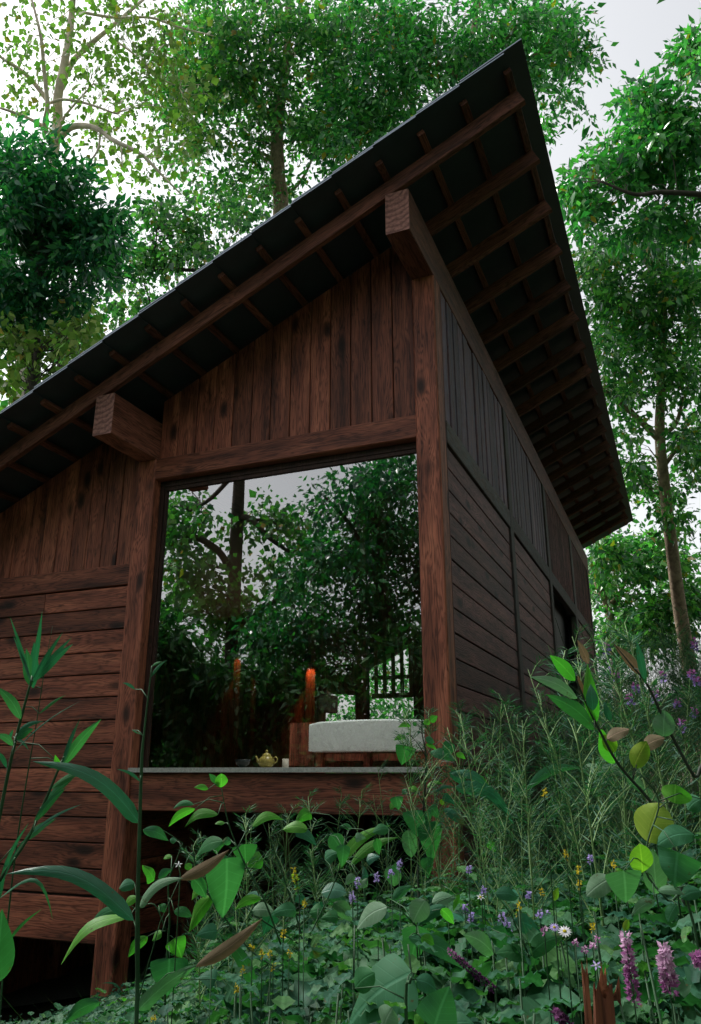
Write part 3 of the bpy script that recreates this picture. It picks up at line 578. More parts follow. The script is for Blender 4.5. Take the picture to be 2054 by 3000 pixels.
tree('beech_tree', 'slender forked tree with a pale trunk to the right of the cabin',
     [(1580, 1600, 17, .17), (1545, 1400, 17, .15), (1525, 1250, 17, .135), (1505, 1080, 17, .12), (1497, 980, 17, .11), (1500, 880, 17, .09), (1508, 700, 17, .06)],
     [[(1498, 1000, 17, .08), (1450, 952, 16.8, .07), (1400, 908, 16.7, .055), (1370, 885, 16.6, .04)], [(1506, 1060, 17, .05), (1540, 1010, 17, .04), (1560, 960, 17, .03)], [(1502, 990, 17, .06), (1535, 960, 17, .05), (1550, 900, 17, .03)]],
     [(1400, 640, 75, 90), (1500, 610, 90, 90), (1570, 700, 50, 120), (1420, 780, 60, 80), (1520, 830, 80, 80), (1405, 1000, 45, 70), (1570, 1000, 40, 110), (1440, 1070, 50, 45), (1540, 1180, 50, 50), (1360, 720, 30, 60), (1460, 700, 80, 80), (1375, 880, 25, 40), (1340, 600, 35, 50), (1470, 540, 90, 40), (1360, 800, 35, 50), (1430, 900, 50, 50), (1570, 880, 50, 60), (1500, 1120, 80, 50), (1400, 1130, 40, 40), (1370, 1060, 25, 40), (1390, 560, 40, 40)],
     16500, .145, .5, 'leaf_mid', 'bark', rd=1.6, group=TG, twigs=140, cr=.42)
tree('understory_tree', 'small crooked tree low down behind the back corner of the cabin',
     [(1400, 1560, 21, .13), (1392, 1460, 21, .12), (1378, 1375, 21, .10), (1352, 1320, 21, .06)], [[(1378, 1378, 21, .08), (1405, 1350, 21, .06), (1425, 1300, 21, .04)]],
     [(1390, 1240, 60, 50), (1500, 1290, 80, 70), (1370, 1330, 50, 50), (1480, 1420, 100, 60), (1570, 1350, 40, 90), (1400, 1450, 60, 50), (1350, 1250, 40, 50)],
     12000, .16, .5, 'leaf_mid', 'bark', rd=2, group=TG, twigs=60, cr=.5)
# trees that stand behind the photographer, mirrored in the window
MG = 'trees mirrored in the window'
RM = seen_in_glass
tree('plane_tree', 'tall open tree with a straight dark trunk mirrored in the left half of the window',
     [(516, 1720, 15, .15), (525, 1500, 15, .14), (533, 1300, 15, .13), (540, 1150, 15, .12), (548, 1000, 15, .09), (560, 850, 15, .06)],
     [[(541, 1175, 15, .06), (570, 1178, 14.8, .055), (610, 1220, 14.6, .045), (660, 1255, 14.5, .03)], [(526, 1300, 15, .08), (495, 1250, 14.8, .07), (440, 1218, 14.7, .06), (370, 1210, 14.6, .045)],
      [(560, 1180, 14.8, .035), (620, 1185, 14.8, .03), (680, 1230, 14.8, .02)], [(530, 1290, 15, .04), (480, 1285, 15, .03), (420, 1270, 15, .02)], [(545, 1060, 15, .05), (480, 1130, 14.8, .04), (430, 1160, 14.7, .02)], [(530, 1430, 15, .06), (600, 1380, 14.8, .045), (680, 1330, 14.6, .03)]],
     [(440, 1190, 70, 60), (430, 1290, 80, 60), (500, 1350, 110, 50), (620, 1200, 70, 60), (640, 1300, 70, 60), (400, 1130, 40, 40), (560, 1400, 110, 50), (700, 1240, 60, 60), (370, 1250, 40, 90), (360, 1400, 50, 80), (385, 1130, 25, 30)],
     5200, .115, .8, 'leaf_mid', 'bark_dark', RM, 1.4, MG, per=12, cr=.42, droop=.5, upn=.4, twigs=130)
tree('camphor_tree', 'dense dark tree mirrored in the upper right of the window',
     [(905, 1750, 13, .16), (880, 1450, 13, .14), (860, 1300, 13, .10), (850, 1100, 13, .07)], [[(870, 1350, 13, .06), (800, 1200, 12.8, .04), (730, 1120, 12.6, .02)]],
     [(800, 1120, 120, 80), (880, 1220, 90, 100), (800, 1300, 130, 80), (720, 1400, 120, 70), (880, 1430, 90, 110), (900, 1060, 80, 60), (650, 1480, 130, 60), (960, 1250, 60, 150)],
     17000, .105, .5, 'leaf_dark', 'bark_dark', RM, 1.4, MG, cr=.4, twigs=100)
tree('yew_tree', 'low spreading dark evergreen mirrored in the lower half of the window',
     [(600, 1850, 12, .15), (610, 1700, 12, .12), (620, 1560, 12, .08)], [],
     [(460, 1560, 150, 80), (640, 1580, 150, 80), (820, 1580, 150, 90), (420, 1680, 120, 70), (620, 1690, 160, 60), (860, 1700, 140, 60), (340, 1480, 80, 90), (950, 1560, 70, 120), (250, 1600, 100, 140)],
     30000, .14, .42, 'leaf_deep', 'bark_dark', RM, 1.4, MG, cr=.4, twigs=60)
def bush(name, label, blobs, n, size, asp, mat, group=None, cr=.35):
    c = blobs[0][0]; t = thing(name, label, 'shrub', (c[0], c[1], gz(c[0], c[1])), group)
    bl = [(np.array(c), np.diag(r), r[0]*r[2]) for c, r in blobs]
    cc, (V, F) = cloud(bl, n, size, asp, 22, cr); put('foliage', mesh_np('foliage', V, F), M[mat], t, kind='stuff')
    mb = MB()
    for q in cc[::max(1, len(cc)//24)]:
        g = gz(c[0], c[1]); mb.tube([(c[0]+random.uniform(-.3, .3), c[1]+random.uniform(-.3, .3), g-.1), ((c[0]+q[0])/2, (c[1]+q[1])/2, (g+q[2])/2+.2), tuple(q)], [.03, .02, .008], 5)
    put('stem', mb.mesh('stem', True), M['bark_dark'], t); return t
bush('shrub', 'bright green bush seen through the lattice at the back of the cabin', [((-4.2, 15, .9), (2.2, 1.2, 1.6)), ((-6.8, 15.5, 1.2), (1.8, 1.2, 1.8)), ((-2.2, 15.6, 1), (1.6, 1.2, 1.7))], 9000, .13, .55, 'leaf_bright')
# woods all round, beyond the trees that can be told apart
def woods(name, n, r0, r1, z1, size, mat, a0=0, a1=2*math.pi):
    a = rng.uniform(a0, a1, n//40); r = rng.uniform(r0, r1, n//40); cx = -1 + r*np.sin(a); cy = 2 + r*np.cos(a)
    c = np.stack([cx, cy, ground(cx, cy) + z1*rng.random(n//40)**1.25], -1); k = np.repeat(np.arange(n//40), 40); m = len(k)
    off = rng.normal(size=(m, 3))*.9; d = unit(off)+rng.normal(size=(m, 3))*.6+np.array([0, 0, -.4]); ln = size*rng.uniform(.7, 1.4, m)
    V, F = leaf_cards(c[k]+off, d, rng.normal(size=(m, 3))*.7+np.array([0, 0, .8]), ln, ln*.55); put(name, mesh_np(name, V, F), M[mat], kind='stuff')
woods('far_woods', 46000, 27, 42, 9, .33, 'leaf_far')
woods('near_woods', 26000, 15, 26, 13, .3, 'leaf_far', math.radians(50), math.radians(170))  # out of view at the right, added to keep light off the side wall
woods('near_woods', 42000, 8.5, 15, 15, .26, 'leaf_far', math.radians(56), math.radians(130))  # nearer, denser leaf screen out of view, added to shade the side wall
woods('near_woods', 40000, 17, 26, 6.5, .25, 'leaf_deep', math.radians(170), math.radians(235))
woods('near_woods', 16000, 15, 26, 13, .3, 'leaf_far', math.radians(235), math.radians(300))
# ================================================================ plants near the camera
def blade(base, tip, width, nrm, shape='lance', sag=.12, fold=.16, seg=10, wave=.0, teeth=0):
    """one leaf from base to tip (vectors), width across, facing nrm"""
    b = Vector(base); t = Vector(tip); ax = t-b; L = ax.length; d = ax.normalized(); n = Vector(nrm); n = (n - d*n.dot(d)).normalized(); s = d.cross(n)
    up = Vector((0, 0, 1)); av = up - d*up.dot(d) + n*.3; av = av if av.length > .25 else n
    V = []; U = []; prof = {'lance': lambda u: (math.sin(math.pi*u**.75))**.9, 'heart': lambda u: min(1, (u/.13)**.5)*(1-u**1.7)**.85*1.02, 'oval': lambda u: math.sin(math.pi*u**.85)**.62,
                     'strap': lambda u: min(1, (u/.1)**.6)*(1-u**3)**.9}[shape]
    for i in range(seg+1):
        u = (i/seg)**1.35; w = max(prof(min(max(u, .002), .998)), .02)*width/2
        if teeth and 0 < i < seg: w *= 1 + (.10 if i % 2 else -.07)
        arch = av*(sag*L*math.sin(math.pi*u)) ; wv = wave*width*math.sin(u*9+width*80)
        c = b + d*(L*u) + arch
        for k in (-1, -.5, 0, .5, 1):
            V.append(c + s*(k*w) - n*(fold*w*abs(k)**1.5*2*.5 - wv*k*k)); U.append((k*w*2/max(width, 1e-6), u))
    F = [(i*5+k, i*5+k+1, (i+1)*5+k+1, (i+1)*5+k) for i in range(seg) for k in range(4)]
    me = mesh_np('leaf', [tuple(v) for v in V], F, U); me.polygons.foreach_set('use_smooth', [True]*len(F)); return me
TEAL = ((.032, .14, .075), (.045, .18, .085), (.055, .20, .10), (.04, .17, .06))
M['leaf_herb'] = leaf_mat('leaf_herb', TEAL, .4, .6, None, True, .2, (.8, 1.3, .4))
M['leaf_lime'] = leaf_mat('leaf_lime', ((.10, .31, .045), (.13, .36, .05), (.085, .27, .045)), .5, .5, None, True, .3)
M['leaf_teal'] = leaf_mat('leaf_teal', ((.025, .13, .08), (.03, .15, .085)), .3, .4, None, True, .5, (.7, 1.3, .6))
M['leaf_grey'] = leaf_mat('leaf_grey', ((.14, .25, .15), (.17, .29, .18), (.11, .23, .13)), .35, .6, None, True, .3)
M['leaf_dry'] = leaf_mat('leaf_dry', ((.16, .12, .07), (.20, .16, .10), (.13, .11, .05)), .3, .7, None, True, .2, (1, .9, .6))
M['leaf_turn'] = leaf_mat('leaf_turn', ((.24, .34, .04), (.30, .35, .04), (.2, .32, .04)), .45, .5, None, True, .3)
M['leaf_cover'] = leaf_mat('leaf_cover', ((.018, .07, .035), (.028, .095, .045), (.04, .12, .05), (.022, .08, .04), (.055, .13, .06)), .35, .5, (.012, (.30, .22, .04)), False, .35, (.8, 1.3, .4))
M['feather'] = leaf_mat('feather', ((.035, .12, .075), (.05, .155, .09), (.075, .19, .09)), .3, .6, None, False, .3)
for k, c in (('violet', (.26, .20, .46)), ('magenta', (.34, .12, .30)), ('pink', (.62, .42, .58)), ('plum', (.10, .025, .10)), ('yellow', (.52, .42, .03)), ('white', (.75, .74, .80)), ('lilac', (.42, .34, .66))):
    M[k] = leaf_mat('petal_'+k, (c, tuple(min(1, x*1.3) for x in c), tuple(x*.75 for x in c)), .4, .7, None, False, .2, (1.1, 1.1, 1.1))
def facing(p, tilt=.3):
    v = (CAM-p).normalized(); return (v*.9 + Vector((0, 0, 1))*tilt + Vector((jit(.35), jit(.35), jit(.3)))).normalized()
SH = {'l': 'lance', 'h': 'heart', 'o': 'oval', 's': 'strap'}
def leafy(name, label, cat, stems, leaves, smat='stem', group=None, petiole=.0019):
    """stems: lists of (x, y, depth, radius) from the foot up; the foot runs on down to the ground. leaves: (bx, by, tx, ty, width_px, shape, material, depth, sag)"""
    st = []; thin = .72 if cat in ('reed', 'cane') else .52
    for s in stems:
        P = [(*at(x, y, d), r*thin) for x, y, d, r in s]; b = P[0]; g = gz(b[0], b[1])
        st.append(P)
    f = st[0][0]; g = gz(f[0], f[1]); root = thing(name, label, cat, (f[0], f[1], g), group)
    if f[2] > g: st[0] = [(f[0]+.02, f[1]+.02, g-.05, f[3]*1.2)] + st[0]
    pts = []
    for P in st:
        q = smooth_path(P, 5); mb = MB(); mb.tube([t[:3] for t in q], [t[3] for t in q], 7); put('stem', mb.mesh('stem', True), M[smat], root); pts += [Vector(t[:3]) for t in q]
    for bx, by, tx, ty, wp, sh, mt, d, sag in leaves:
        b = at(bx, by, d); dl = random.uniform(-.25, .25)*math.hypot(tx-bx, ty-by)/FD*d
        t = at(tx, ty, d+dl); n = facing(b)
        o = put('leaf', blade(b, t, wp*d/FD*1.08, n, SH[sh], sag, random.uniform(.1, .3), 10, random.uniform(.01, .07)), M[mt], root)
        q = min(pts, key=lambda p: (p-b).length)
        if (q-b).length > .015:
            mb = MB(); mid = (q+b)/2 + Vector((0, 0, .12*(q-b).length)); mb.tube([q, mid, b], [petiole, petiole*.8, petiole*.6], 5); put('petiole', mb.mesh('petiole', True), M[smat], root)
    return root
z7 = lambda x, y: (x*.5, 1743+y*.5)
z6 = lambda x, y: (795.5+x*.5, 1162+y*.5)
z8 = lambda x, y: (852+x*.1947, 1626.7+y*.1947)
zb = lambda x, y: (795.5+x*.5, 1743+y*.5)
z5 = lambda x, y: (x*.5, 1162+y*.5)
def cv(z, L, d): return [(*z(a, b), *z(c, e), w*(.1947 if z is z8 else .5), s, m, d+jit(.12), sg) for a, b, c, e, w, s, m, sg in L]
# tall reed at the left edge
d = 2.3
leafy('reed', 'tall green reed with a spiky leaf tuft at the left edge', 'reed',
      [[(*z7(-60, 560), d, .0075), (*z7(0, 215), d, .007), (*z7(42, 0), d, .007), (*z5(88, 965), d, .006), (*z5(142, 765), d, .0045)],
       [(*z7(-5, 1180), d+.1, .004), (*z7(20, 850), d+.1, .004), (*z7(52, 540), d+.1, .0038), (*z7(88, 260), d+.1, .0032), (*z7(130, 0), d+.1, .0028), (*z5(165, 960), d+.1, .0022), (*z5(205, 700), d+.1, .0016), (*z5(238, 520), d+.1, .001)]],
      cv(z5, [(140, 770, 45, 475, 16, 'l', 'leaf_teal', .02), (140, 770, 60, 560, 14, 'l', 'leaf_teal', .02), (145, 770, 192, 450, 22, 'l', 'leaf_teal', .02), (150, 770, 330, 600, 40, 'l', 'leaf_teal', .05), (148, 770, 285, 545, 22, 'l', 'leaf_teal', .03), (140, 790, 120, 620, 50, 'l', 'leaf_herb', .03),
               (150, 800, 155, 590, 42, 'l', 'leaf_teal', .03), (160, 760, 325, 570, 26, 'l', 'leaf_teal', .03), (95, 940, -20, 790, 44, 'l', 'leaf_herb', .1), (70, 1010, 200, 950, 22, 'l', 'leaf_teal', .1), (60, 1060, -30, 1010, 30, 'l', 'leaf_herb', .15), (55, 1100, 360, 860, 9, 'l', 'leaf_teal', .05), (180, 915, 300, 830, 14, 'l', 'leaf_herb', .05), (40, 1040, 60, 985, 14, 'l', 'leaf_teal', .1), (60, 1020, 130, 1080, 14, 'l', 'leaf_teal', .1), (75, 1030, 150, 985, 40, 'l', 'leaf_herb', .1), (30, 1160, -20, 1080, 20, 'l', 'leaf_teal', .1),
               (280, 1150, 365, 935, 22, 'l', 'leaf_teal', .06), (290, 1150, 460, 940, 44, 'l', 'leaf_herb', .08)], d))
d = 2.1
leafy('reed', 'leaning reed with stacked narrow buds crossing the lower left planks', 'reed',
      [[(*z7(-30, 620), d, .006), (*z7(0, 510), d, .006), (*z7(120, 330), d, .0055), (*z7(200, 160), d, .005), (*z7(268, 0), d, .0045), (*z5(290, 1110), d, .003)]],
      cv(z7, [(230, 95, 410, 5, 34, 'l', 'leaf_herb', .06), (195, 170, 330, 50, 34, 'l', 'leaf_herb', .06), (155, 245, 300, 90, 34, 'l', 'leaf_herb', .06), (110, 330, 255, 230, 36, 'l', 'leaf_herb', .06), (150, 290, 370, 165, 14, 'l', 'leaf_teal', .05), (265, 10, 250, -60, 26, 'l', 'leaf_lime', .05),
               (-5, 600, 130, 250, 20, 's', 'leaf_teal', .25), (0, 590, 240, 690, 20, 's', 'leaf_herb', .42), (20, 500, 145, 290, 10, 's', 'leaf_teal', .1), (30, 800, 190, 640, 14, 'l', 'leaf_herb', .1), (-20, 980, 10, 640, 130, 'l', 'leaf_herb', .1)], d))
d = 1.9
leafy('cane', 'tall single cane with two long arching leaves in front of the middle post', 'cane',
      [[(*z7(618, 1190), d, .0075), (*z7(622, 800), d, .0072), (*z7(628, 500), d, .0068), (*z7(636, 200), d, .006), (*z7(645, -60), d, .005), (*z5(655, 1000), d, .0035), (*z5(668, 880), d, .003), (*z5(690, 700), d, .002)]],
      cv(z7, [(632, 248, 150, -30, 66, 's', 'leaf_teal', .13), (606, 690, 30, 480, 66, 's', 'leaf_teal', .14), (636, 60, 530, 5, 14, 'l', 'leaf_teal', .1)], d)
      + cv(z5, [(685, 750, 760, 670, 16, 'l', 'leaf_herb', .1), (690, 700, 740, 680, 12, 'l', 'leaf_herb', .1), (612, 805, 555, 775, 14, 'l', 'leaf_teal', .1), (600, 990, 640, 1010, 10, 'l', 'leaf_herb', 0)], d))
d = 2.6
leafy('pokeweed', 'leafy bush with broad bright leaves below the middle of the window', 'plant',
      [[(*z7(745, 1180), d, .008), (*z7(752, 980), d, .008), (*z7(765, 760), d, .007), (*z7(770, 690), d, .006), (*z7(765, 520), d, .005), (*z7(800, 420), d, .004), (*z7(830, 340), d, .003)],
       [(*z7(1290, 930), d, .006), (*z7(1130, 820), d, .006), (*z7(980, 620), d, .006), (*z7(905, 500), d, .005), (*z7(870, 350), d, .004)],
       [(*z7(1275, 800), d, .006), (*z7(1200, 600), d, .006), (*z7(1110, 430), d, .005), (*z7(1040, 260), d, .004), (*z7(1005, 90), d, .003)],
       [(*z7(755, 740), d, .004), (*z7(700, 620), d, .004), (*z7(620, 640), d, .003)]],
      cv(z7, [(1030, 410, 1010, 680, 195, 'h', 'leaf_herb', .06), (1110, 345, 1115, 435, 110, 'h', 'leaf_herb', .05), (960, 580, 858, 745, 66, 'l', 'leaf_lime', .1), (588, 672, 278, 892, 62, 'l', 'leaf_lime', .18), (560, 640, 400, 735, 44, 'l', 'leaf_herb', .15),
               (620, 585, 568, 625, 40, 'o', 'leaf_lime', .1), (650, 280, 765, 330, 50, 'l', 'leaf_herb', .1), (990, 210, 838, 268, 44, 'l', 'leaf_lime', .18), (885, 185, 764, 268, 36, 'l', 'leaf_lime', .15), (1003, 88, 1005, 25, 58, 'o', 'leaf_lime', .05), (985, 70, 948, 25, 26, 'l', 'leaf_herb', .05),
               (945, 95, 880, 88, 26, 'l', 'leaf_lime', .1), (880, 165, 785, 185, 26, 'l', 'leaf_herb', .15), (1145, 265, 1287, 235, 44, 'l', 'leaf_lime', .2), (700, 510, 645, 440, 60, 'h', 'leaf_lime', .08), (718, 500, 782, 460, 34, 'l', 'leaf_herb', .1), (612, 525, 540, 548, 54, 'o', 'leaf_herb', .1),
               (790, 775, 825, 862, 92, 'h', 'leaf_lime', .05), (770, 865, 760, 1035, 165, 'h', 'leaf_herb', .06), (670, 765, 580, 860, 46, 'l', 'leaf_lime', .12), (735, 745, 690, 785, 40, 'l', 'leaf_lime', .1), (720, 625, 755, 650, 36, 'o', 'leaf_herb', .1), (790, 650, 872, 672, 44, 'o', 'leaf_herb', .1),
               (875, 500, 935, 590, 60, 'l', 'leaf_herb', .1), (1010, 330, 890, 400, 62, 'l', 'leaf_herb', .12), (930, 520, 870, 600, 40, 'l', 'leaf_lime', .1), (1185, 590, 1065, 645, 40, 'l', 'leaf_lime', .12), (1020, 250, 975, 255, 22, 'l', 'leaf_lime', .1), (800, 330, 770, 325, 26, 'o', 'leaf_herb', 0), (1050, 335, 1010, 335, 34, 'o', 'leaf_herb', .1),
               (780, 400, 742, 412, 22, 'o', 'leaf_lime', .1), (840, 440, 870, 460, 30, 'o', 'leaf_lime', .1), (450, 1062, 290, 1162, 62, 'l', 'leaf_herb', .1), (1160, 1000, 1010, 760, 60, 'l', 'leaf_herb', .1), (985, 740, 890, 760, 70, 'h', 'leaf_herb', .05), (980, 960, 900, 950, 90, 'h', 'leaf_herb', .1)], d))
d = 3.3; rr = random.Random(5); lv = []
for k in range(34):
    x = rr.uniform(470, 900); y = rr.uniform(1840, 2090); a = rr.uniform(.2, 2.9); L = rr.uniform(34, 75); lv.append((x, y, x+L*math.cos(a)*rr.choice((-1, 1)), y+L*math.sin(a)*rr.uniform(-.3, .8), L*rr.uniform(.35, .6), rr.choice('lho'), rr.choice(('leaf_herb', 'leaf_herb', 'leaf_teal', 'leaf_lime', 'leaf_grey')), d+rr.uniform(-.2, .2), .1))
leafy('elder_bush', 'loose leafy bush in the dark gap below the window beam', 'bush', [[(700, 2300, d, .008), (690, 2150, d, .008), (640, 1980, d, .006), (590, 1850, d, .003)], [(690, 2150, d, .006), (760, 2000, d, .005), (790, 1880, d, .003)], [(690, 2150, d, .006), (560, 2060, d, .005), (500, 1960, d, .003)], [(700, 2200, d, .006), (830, 2080, d, .005), (880, 1990, d, .003)]], lv)
d = 2.15
leafy('broad_grass', 'long drooping blade with a dry brown tip crossing the leafy bush', 'grass blade',
      [[(*z7(620, 1190), d, .004), (*z7(628, 1100), d, .003)]], cv(z7, [(628, 1098, 900, 890, 62, 's', 'leaf_grey', .06), (890, 900, 1190, 682, 58, 'l', 'leaf_dry', -.05), (632, 630, 830, 500, 50, 's', 'leaf_grey', .15), (815, 505, 1040, 370, 52, 'l', 'leaf_dry', -.05)], d))
d = 3.9
leafy('young_mulberry', 'dark-stemmed sapling with heart-shaped leaves in front of the corner post', 'sapling',
      [[(*z8(500, 1900), d, .012), (*z8(545, 1300), d, .011), (*z8(565, 1000), d, .010), (*z8(590, 480), d, .008), (*z8(545, 200), d, .005), (*z8(540, 60), d, .003)], [(*z8(590, 470), d, .005), (*z8(500, 320), d, .004), (*z8(400, 210), d, .002)], [(*z8(590, 480), d, .006), (*z8(640, 380), d, .004), (*z8(800, 250), d, .003)], [(*z8(560, 1010), d, .005), (*z8(500, 890), d, .004)], [(*z8(580, 930), d, .006), (*z8(680, 720), d, .005), (*z8(790, 500), d, .003)]],
      cv(z8, [(370, 340, 305, 565, 235, 'h', 'leaf_herb', .05), (640, 410, 945, 515, 125, 'l', 'leaf_herb', .06), (790, 395, 925, 330, 150, 'o', 'leaf_herb', .05), (490, 1085, 490, 1400, 330, 'h', 'leaf_herb', .05), (640, 1230, 660, 1700, 300, 'h', 'leaf_herb', .05), (380, 1320, 420, 1640, 180, 'o', 'leaf_grey', .05), (415, 105, 260, 125, 60, 'l', 'leaf_lime', .15), (355, 235, 215, 275, 60, 'l', 'leaf_lime', .12),
               (560, 55, 640, 80, 70, 'o', 'leaf_lime', .1), (640, 60, 725, -10, 80, 'l', 'leaf_lime', .1), (585, 250, 690, 300, 90, 'o', 'leaf_herb', .05), (590, 320, 715, 385, 50, 'l', 'leaf_lime', .1), (500, 870, 380, 830, 80, 'o', 'leaf_lime', .1), (370, 850, 310, 900, 60, 'o', 'leaf_herb', .1), (240, 930, 270, 1085, 150, 'h', 'leaf_herb', .05), (230, 1000, 170, 1080, 70, 'o', 'leaf_lime', .1),
               (600, 820, 780, 775, 60, 'l', 'leaf_lime', .15), (940, 430, 1050, 490, 70, 'l', 'leaf_lime', .1), (640, 1040, 745, 1190, 130, 'h', 'leaf_herb', .05), (790, 920, 930, 1020, 100, 'h', 'leaf_teal', .05), (800, 1075, 1050, 1270, 140, 'l', 'leaf_teal', .1), (770, 960, 790, 1030, 60, 'o', 'leaf_turn', .1), (865, 650, 1070, 800, 130, 'l', 'leaf_teal', .1), (1090, 690, 1345, 860, 110, 'l', 'leaf_lime', .12),
               (690, 885, 950, 830, 36, 'l', 'leaf_teal', .15), (600, 1640, 610, 1880, 150, 'h', 'leaf_herb', .05), (1310, 1460, 1400, 1580, 90, 'l', 'leaf_lime', .1), (470, 110, 440, 60, 40, 'o', 'leaf_herb', .1), (490, 170, 520, 190, 40, 'o', 'leaf_teal', .1), (380, 210, 370, 185, 40, 'o', 'leaf_herb', 0)], d), 'stem_dk')
d = 3.7
leafy('ginger_lily', 'big-bladed plant with a long arched leaf between post and reeds', 'plant', [[(*zb(60, 480), d, .01), (*zb(20, 420), d, .008)], [(*zb(740, 700), d, .009), (*zb(760, 450), d, .008), (*zb(740, 240), d, .005)]],
      cv(zb, [(480, 85, 740, 260, 62, 's', 'leaf_teal', .2), (0, 440, 215, 315, 46, 'l', 'leaf_lime', .1), (-60, 470, 185, 258, 50, 'l', 'leaf_lime', .15), (455, 25, 640, 100, 40, 'l', 'leaf_teal', .15), (800, 95, 1060, 0, 44, 'l', 'leaf_herb', .15), (1050, 5, 1270, 45, 50, 's', 'leaf_grey', .1), (1250, 40, 1400, 155, 60, 'l', 'leaf_grey', .05), (1050, 190, 1190, 200, 20, 'l', 'leaf_teal', .1)], d))
d = 2.6
leafy('ginger_lily', 'tall flagging plant with lance leaves and browned tips in front of the side wall', 'plant',
      [[(*zb(1480, 420), d, .011), (*zb(1380, 180), d, .010), (*z6(1220, 1150), d, .009), (*z6(1130, 990), d, .008), (*z6(1075, 880), d, .007), (*z6(1020, 750), d, .005), (*z6(975, 620), d, .003), (*z6(930, 480), d, .002)]],
      cv(z6, [(1020, 765, 905, 650, 60, 'l', 'leaf_lime', .05), (1030, 845, 815, 748, 64, 'l', 'leaf_grey', .08), (1110, 985, 885, 830, 78, 'l', 'leaf_herb', .08), (1110, 960, 1075, 690, 62, 'l', 'leaf_lime', .1), (1080, 690, 1030, 580, 36, 'l', 'leaf_dry', .05), (1200, 1140, 1125, 980, 96, 'l', 'leaf_lime', .05), (1165, 1030, 1265, 985, 60, 'o', 'leaf_dry', .05), (1285, 1160, 1345, 1040, 80, 'o', 'leaf_turn', .05), (1330, 1070, 1425, 1025, 64, 'o', 'leaf_dry', .08), (1060, 850, 1030, 740, 26, 'l', 'leaf_dry', .1), (1180, 950, 1150, 860, 30, 'l', 'leaf_teal', .1), (1200, 1090, 1150, 1010, 60, 'o', 'leaf_turn', .05), (1100, 900, 1090, 780, 50, 'l', 'leaf_teal', .08)], d), 'stem_dk')
d = 2.3
leafy('ginger_lily', 'thick dark stalk with a narrow upright leaf and pale oval leaf at the right', 'plant',
      [[(*zb(1640, 120), d, .010), (*z6(1560, 1200), d, .010), (*z6(1440, 980), d, .0085), (*z6(1350, 790), d, .007), (*z6(1270, 690), d, .004), (*z6(1190, 590), d, .002)]],
      cv(z6, [(1335, 760, 1298, 585, 34, 'l', 'leaf_teal', .03), (1320, 740, 1195, 600, 44, 'l', 'leaf_dry', .05), (1420, 1020, 1425, 900, 92, 'o', 'leaf_grey', .04), (1340, 780, 1312, 620, 28, 'l', 'leaf_herb', .05)], d), 'stem_dk')
d = 2.0
leafy('arum', 'stand of round spotted leaves and pale heart leaves at the right edge', 'plant',
      [[(*zb(1560, 720), d, .007), (*zb(1440, 600), d, .006), (*zb(1340, 470), d, .005), (*zb(1350, 330), d, .0045), (*zb(1400, 150), d, .004), (*zb(1310, 20), d, .004)], [(*zb(1280, 690), d, .005), (*zb(1255, 610), d, .004)], [(*zb(1400, 640), d, .005), (*zb(1385, 570), d, .004)], [(*zb(1500, 680), d, .005), (*zb(1480, 540), d, .004)]],
      cv(zb, [(1350, 335, 1405, 158, 180, 'o', 'leaf_turn', .05), (1325, 475, 1312, 342, 100, 'o', 'leaf_turn', .05), (1470, 160, 1475, 75, 130, 'o', 'leaf_lime', .05), (1240, 465, 1250, 612, 160, 'h', 'leaf_grey', .05), (1388, 575, 1370, 365, 96, 'l', 'leaf_grey', .05), (1485, 380, 1470, 545, 190, 'h', 'leaf_herb', .05), (1560, 300, 1390, 350, 90, 'o', 'leaf_herb', .1), (1225, 455, 1220, 490, 40, 'o', 'leaf_lime', .1),
               (1380, 600, 1275, 670, 50, 'l', 'leaf_grey', .08), (1395, 555, 1520, 575, 40, 'l', 'leaf_grey', .1), (1590, 140, 1530, 190, 80, 'o', 'leaf_herb', .1), (1180, 500, 1070, 580, 90, 'o', 'leaf_grey', .05), (1480, 620, 1440, 700, 50, 'o', 'leaf_herb', .1), (1590, 560, 1500, 590, 60, 'o', 'leaf_herb', .1)], d))
d = 1.55
leafy('burdock', 'huge soft grey-green leaf low in the middle foreground', 'plant', [[(*zb(255, 1230), d, .007), (*zb(275, 950), d, .005)]], cv(zb, [(275, 930, -10, 1170, 270, 'h', 'leaf_herb', .08), (300, 960, 390, 1010, 80, 'o', 'leaf_herb', .1), (20, 1000, 110, 930, 100, 'o', 'leaf_herb', .1)], d))
leafy('burdock', 'dark folded broad leaves at the bottom edge right of the huge leaf', 'plant', [[(*zb(380, 1230), 1.45, .006), (*zb(400, 1160), 1.45, .005)]], cv(zb, [(380, 1180, 450, 990, 190, 'h', 'leaf_herb', .08), (430, 1180, 560, 1160, 90, 'l', 'leaf_herb', .1), (150, 1180, 190, 1090, 110, 'o', 'leaf_grey', .08), (300, 1180, 320, 1120, 60, 'o', 'leaf_lime', .08)], 1.45))
d = 2.2
leafy('broadleaf_weed', 'drooping broad leaves and one long dark leaf under the corner post', 'plant', [[(*zb(330, 1000), d, .006), (*zb(305, 860), d, .005), (*zb(300, 720), d, .004)]],
      cv(zb, [(305, 715, 265, 905, 130, 'h', 'leaf_herb', .06), (265, 768, 527, 918, 80, 'l', 'leaf_herb', .1), (320, 770, 380, 800, 44, 'o', 'leaf_lime', .1), (165, 630, 30, 730, 90, 'l', 'leaf_grey', .1), (190, 600, 280, 535, 40, 'l', 'leaf_herb', .1), (340, 600, 285, 700, 90, 'o', 'leaf_grey', .06), (410, 640, 470, 710, 44, 'l', 'leaf_lime', .1), (430, 625, 300, 720, 50, 'l', 'leaf_herb', .08), (495, 570, 465, 650, 24, 'l', 'leaf_lime', .05), (370, 610, 480, 590, 60, 'l', 'leaf_grey', .1)], d))
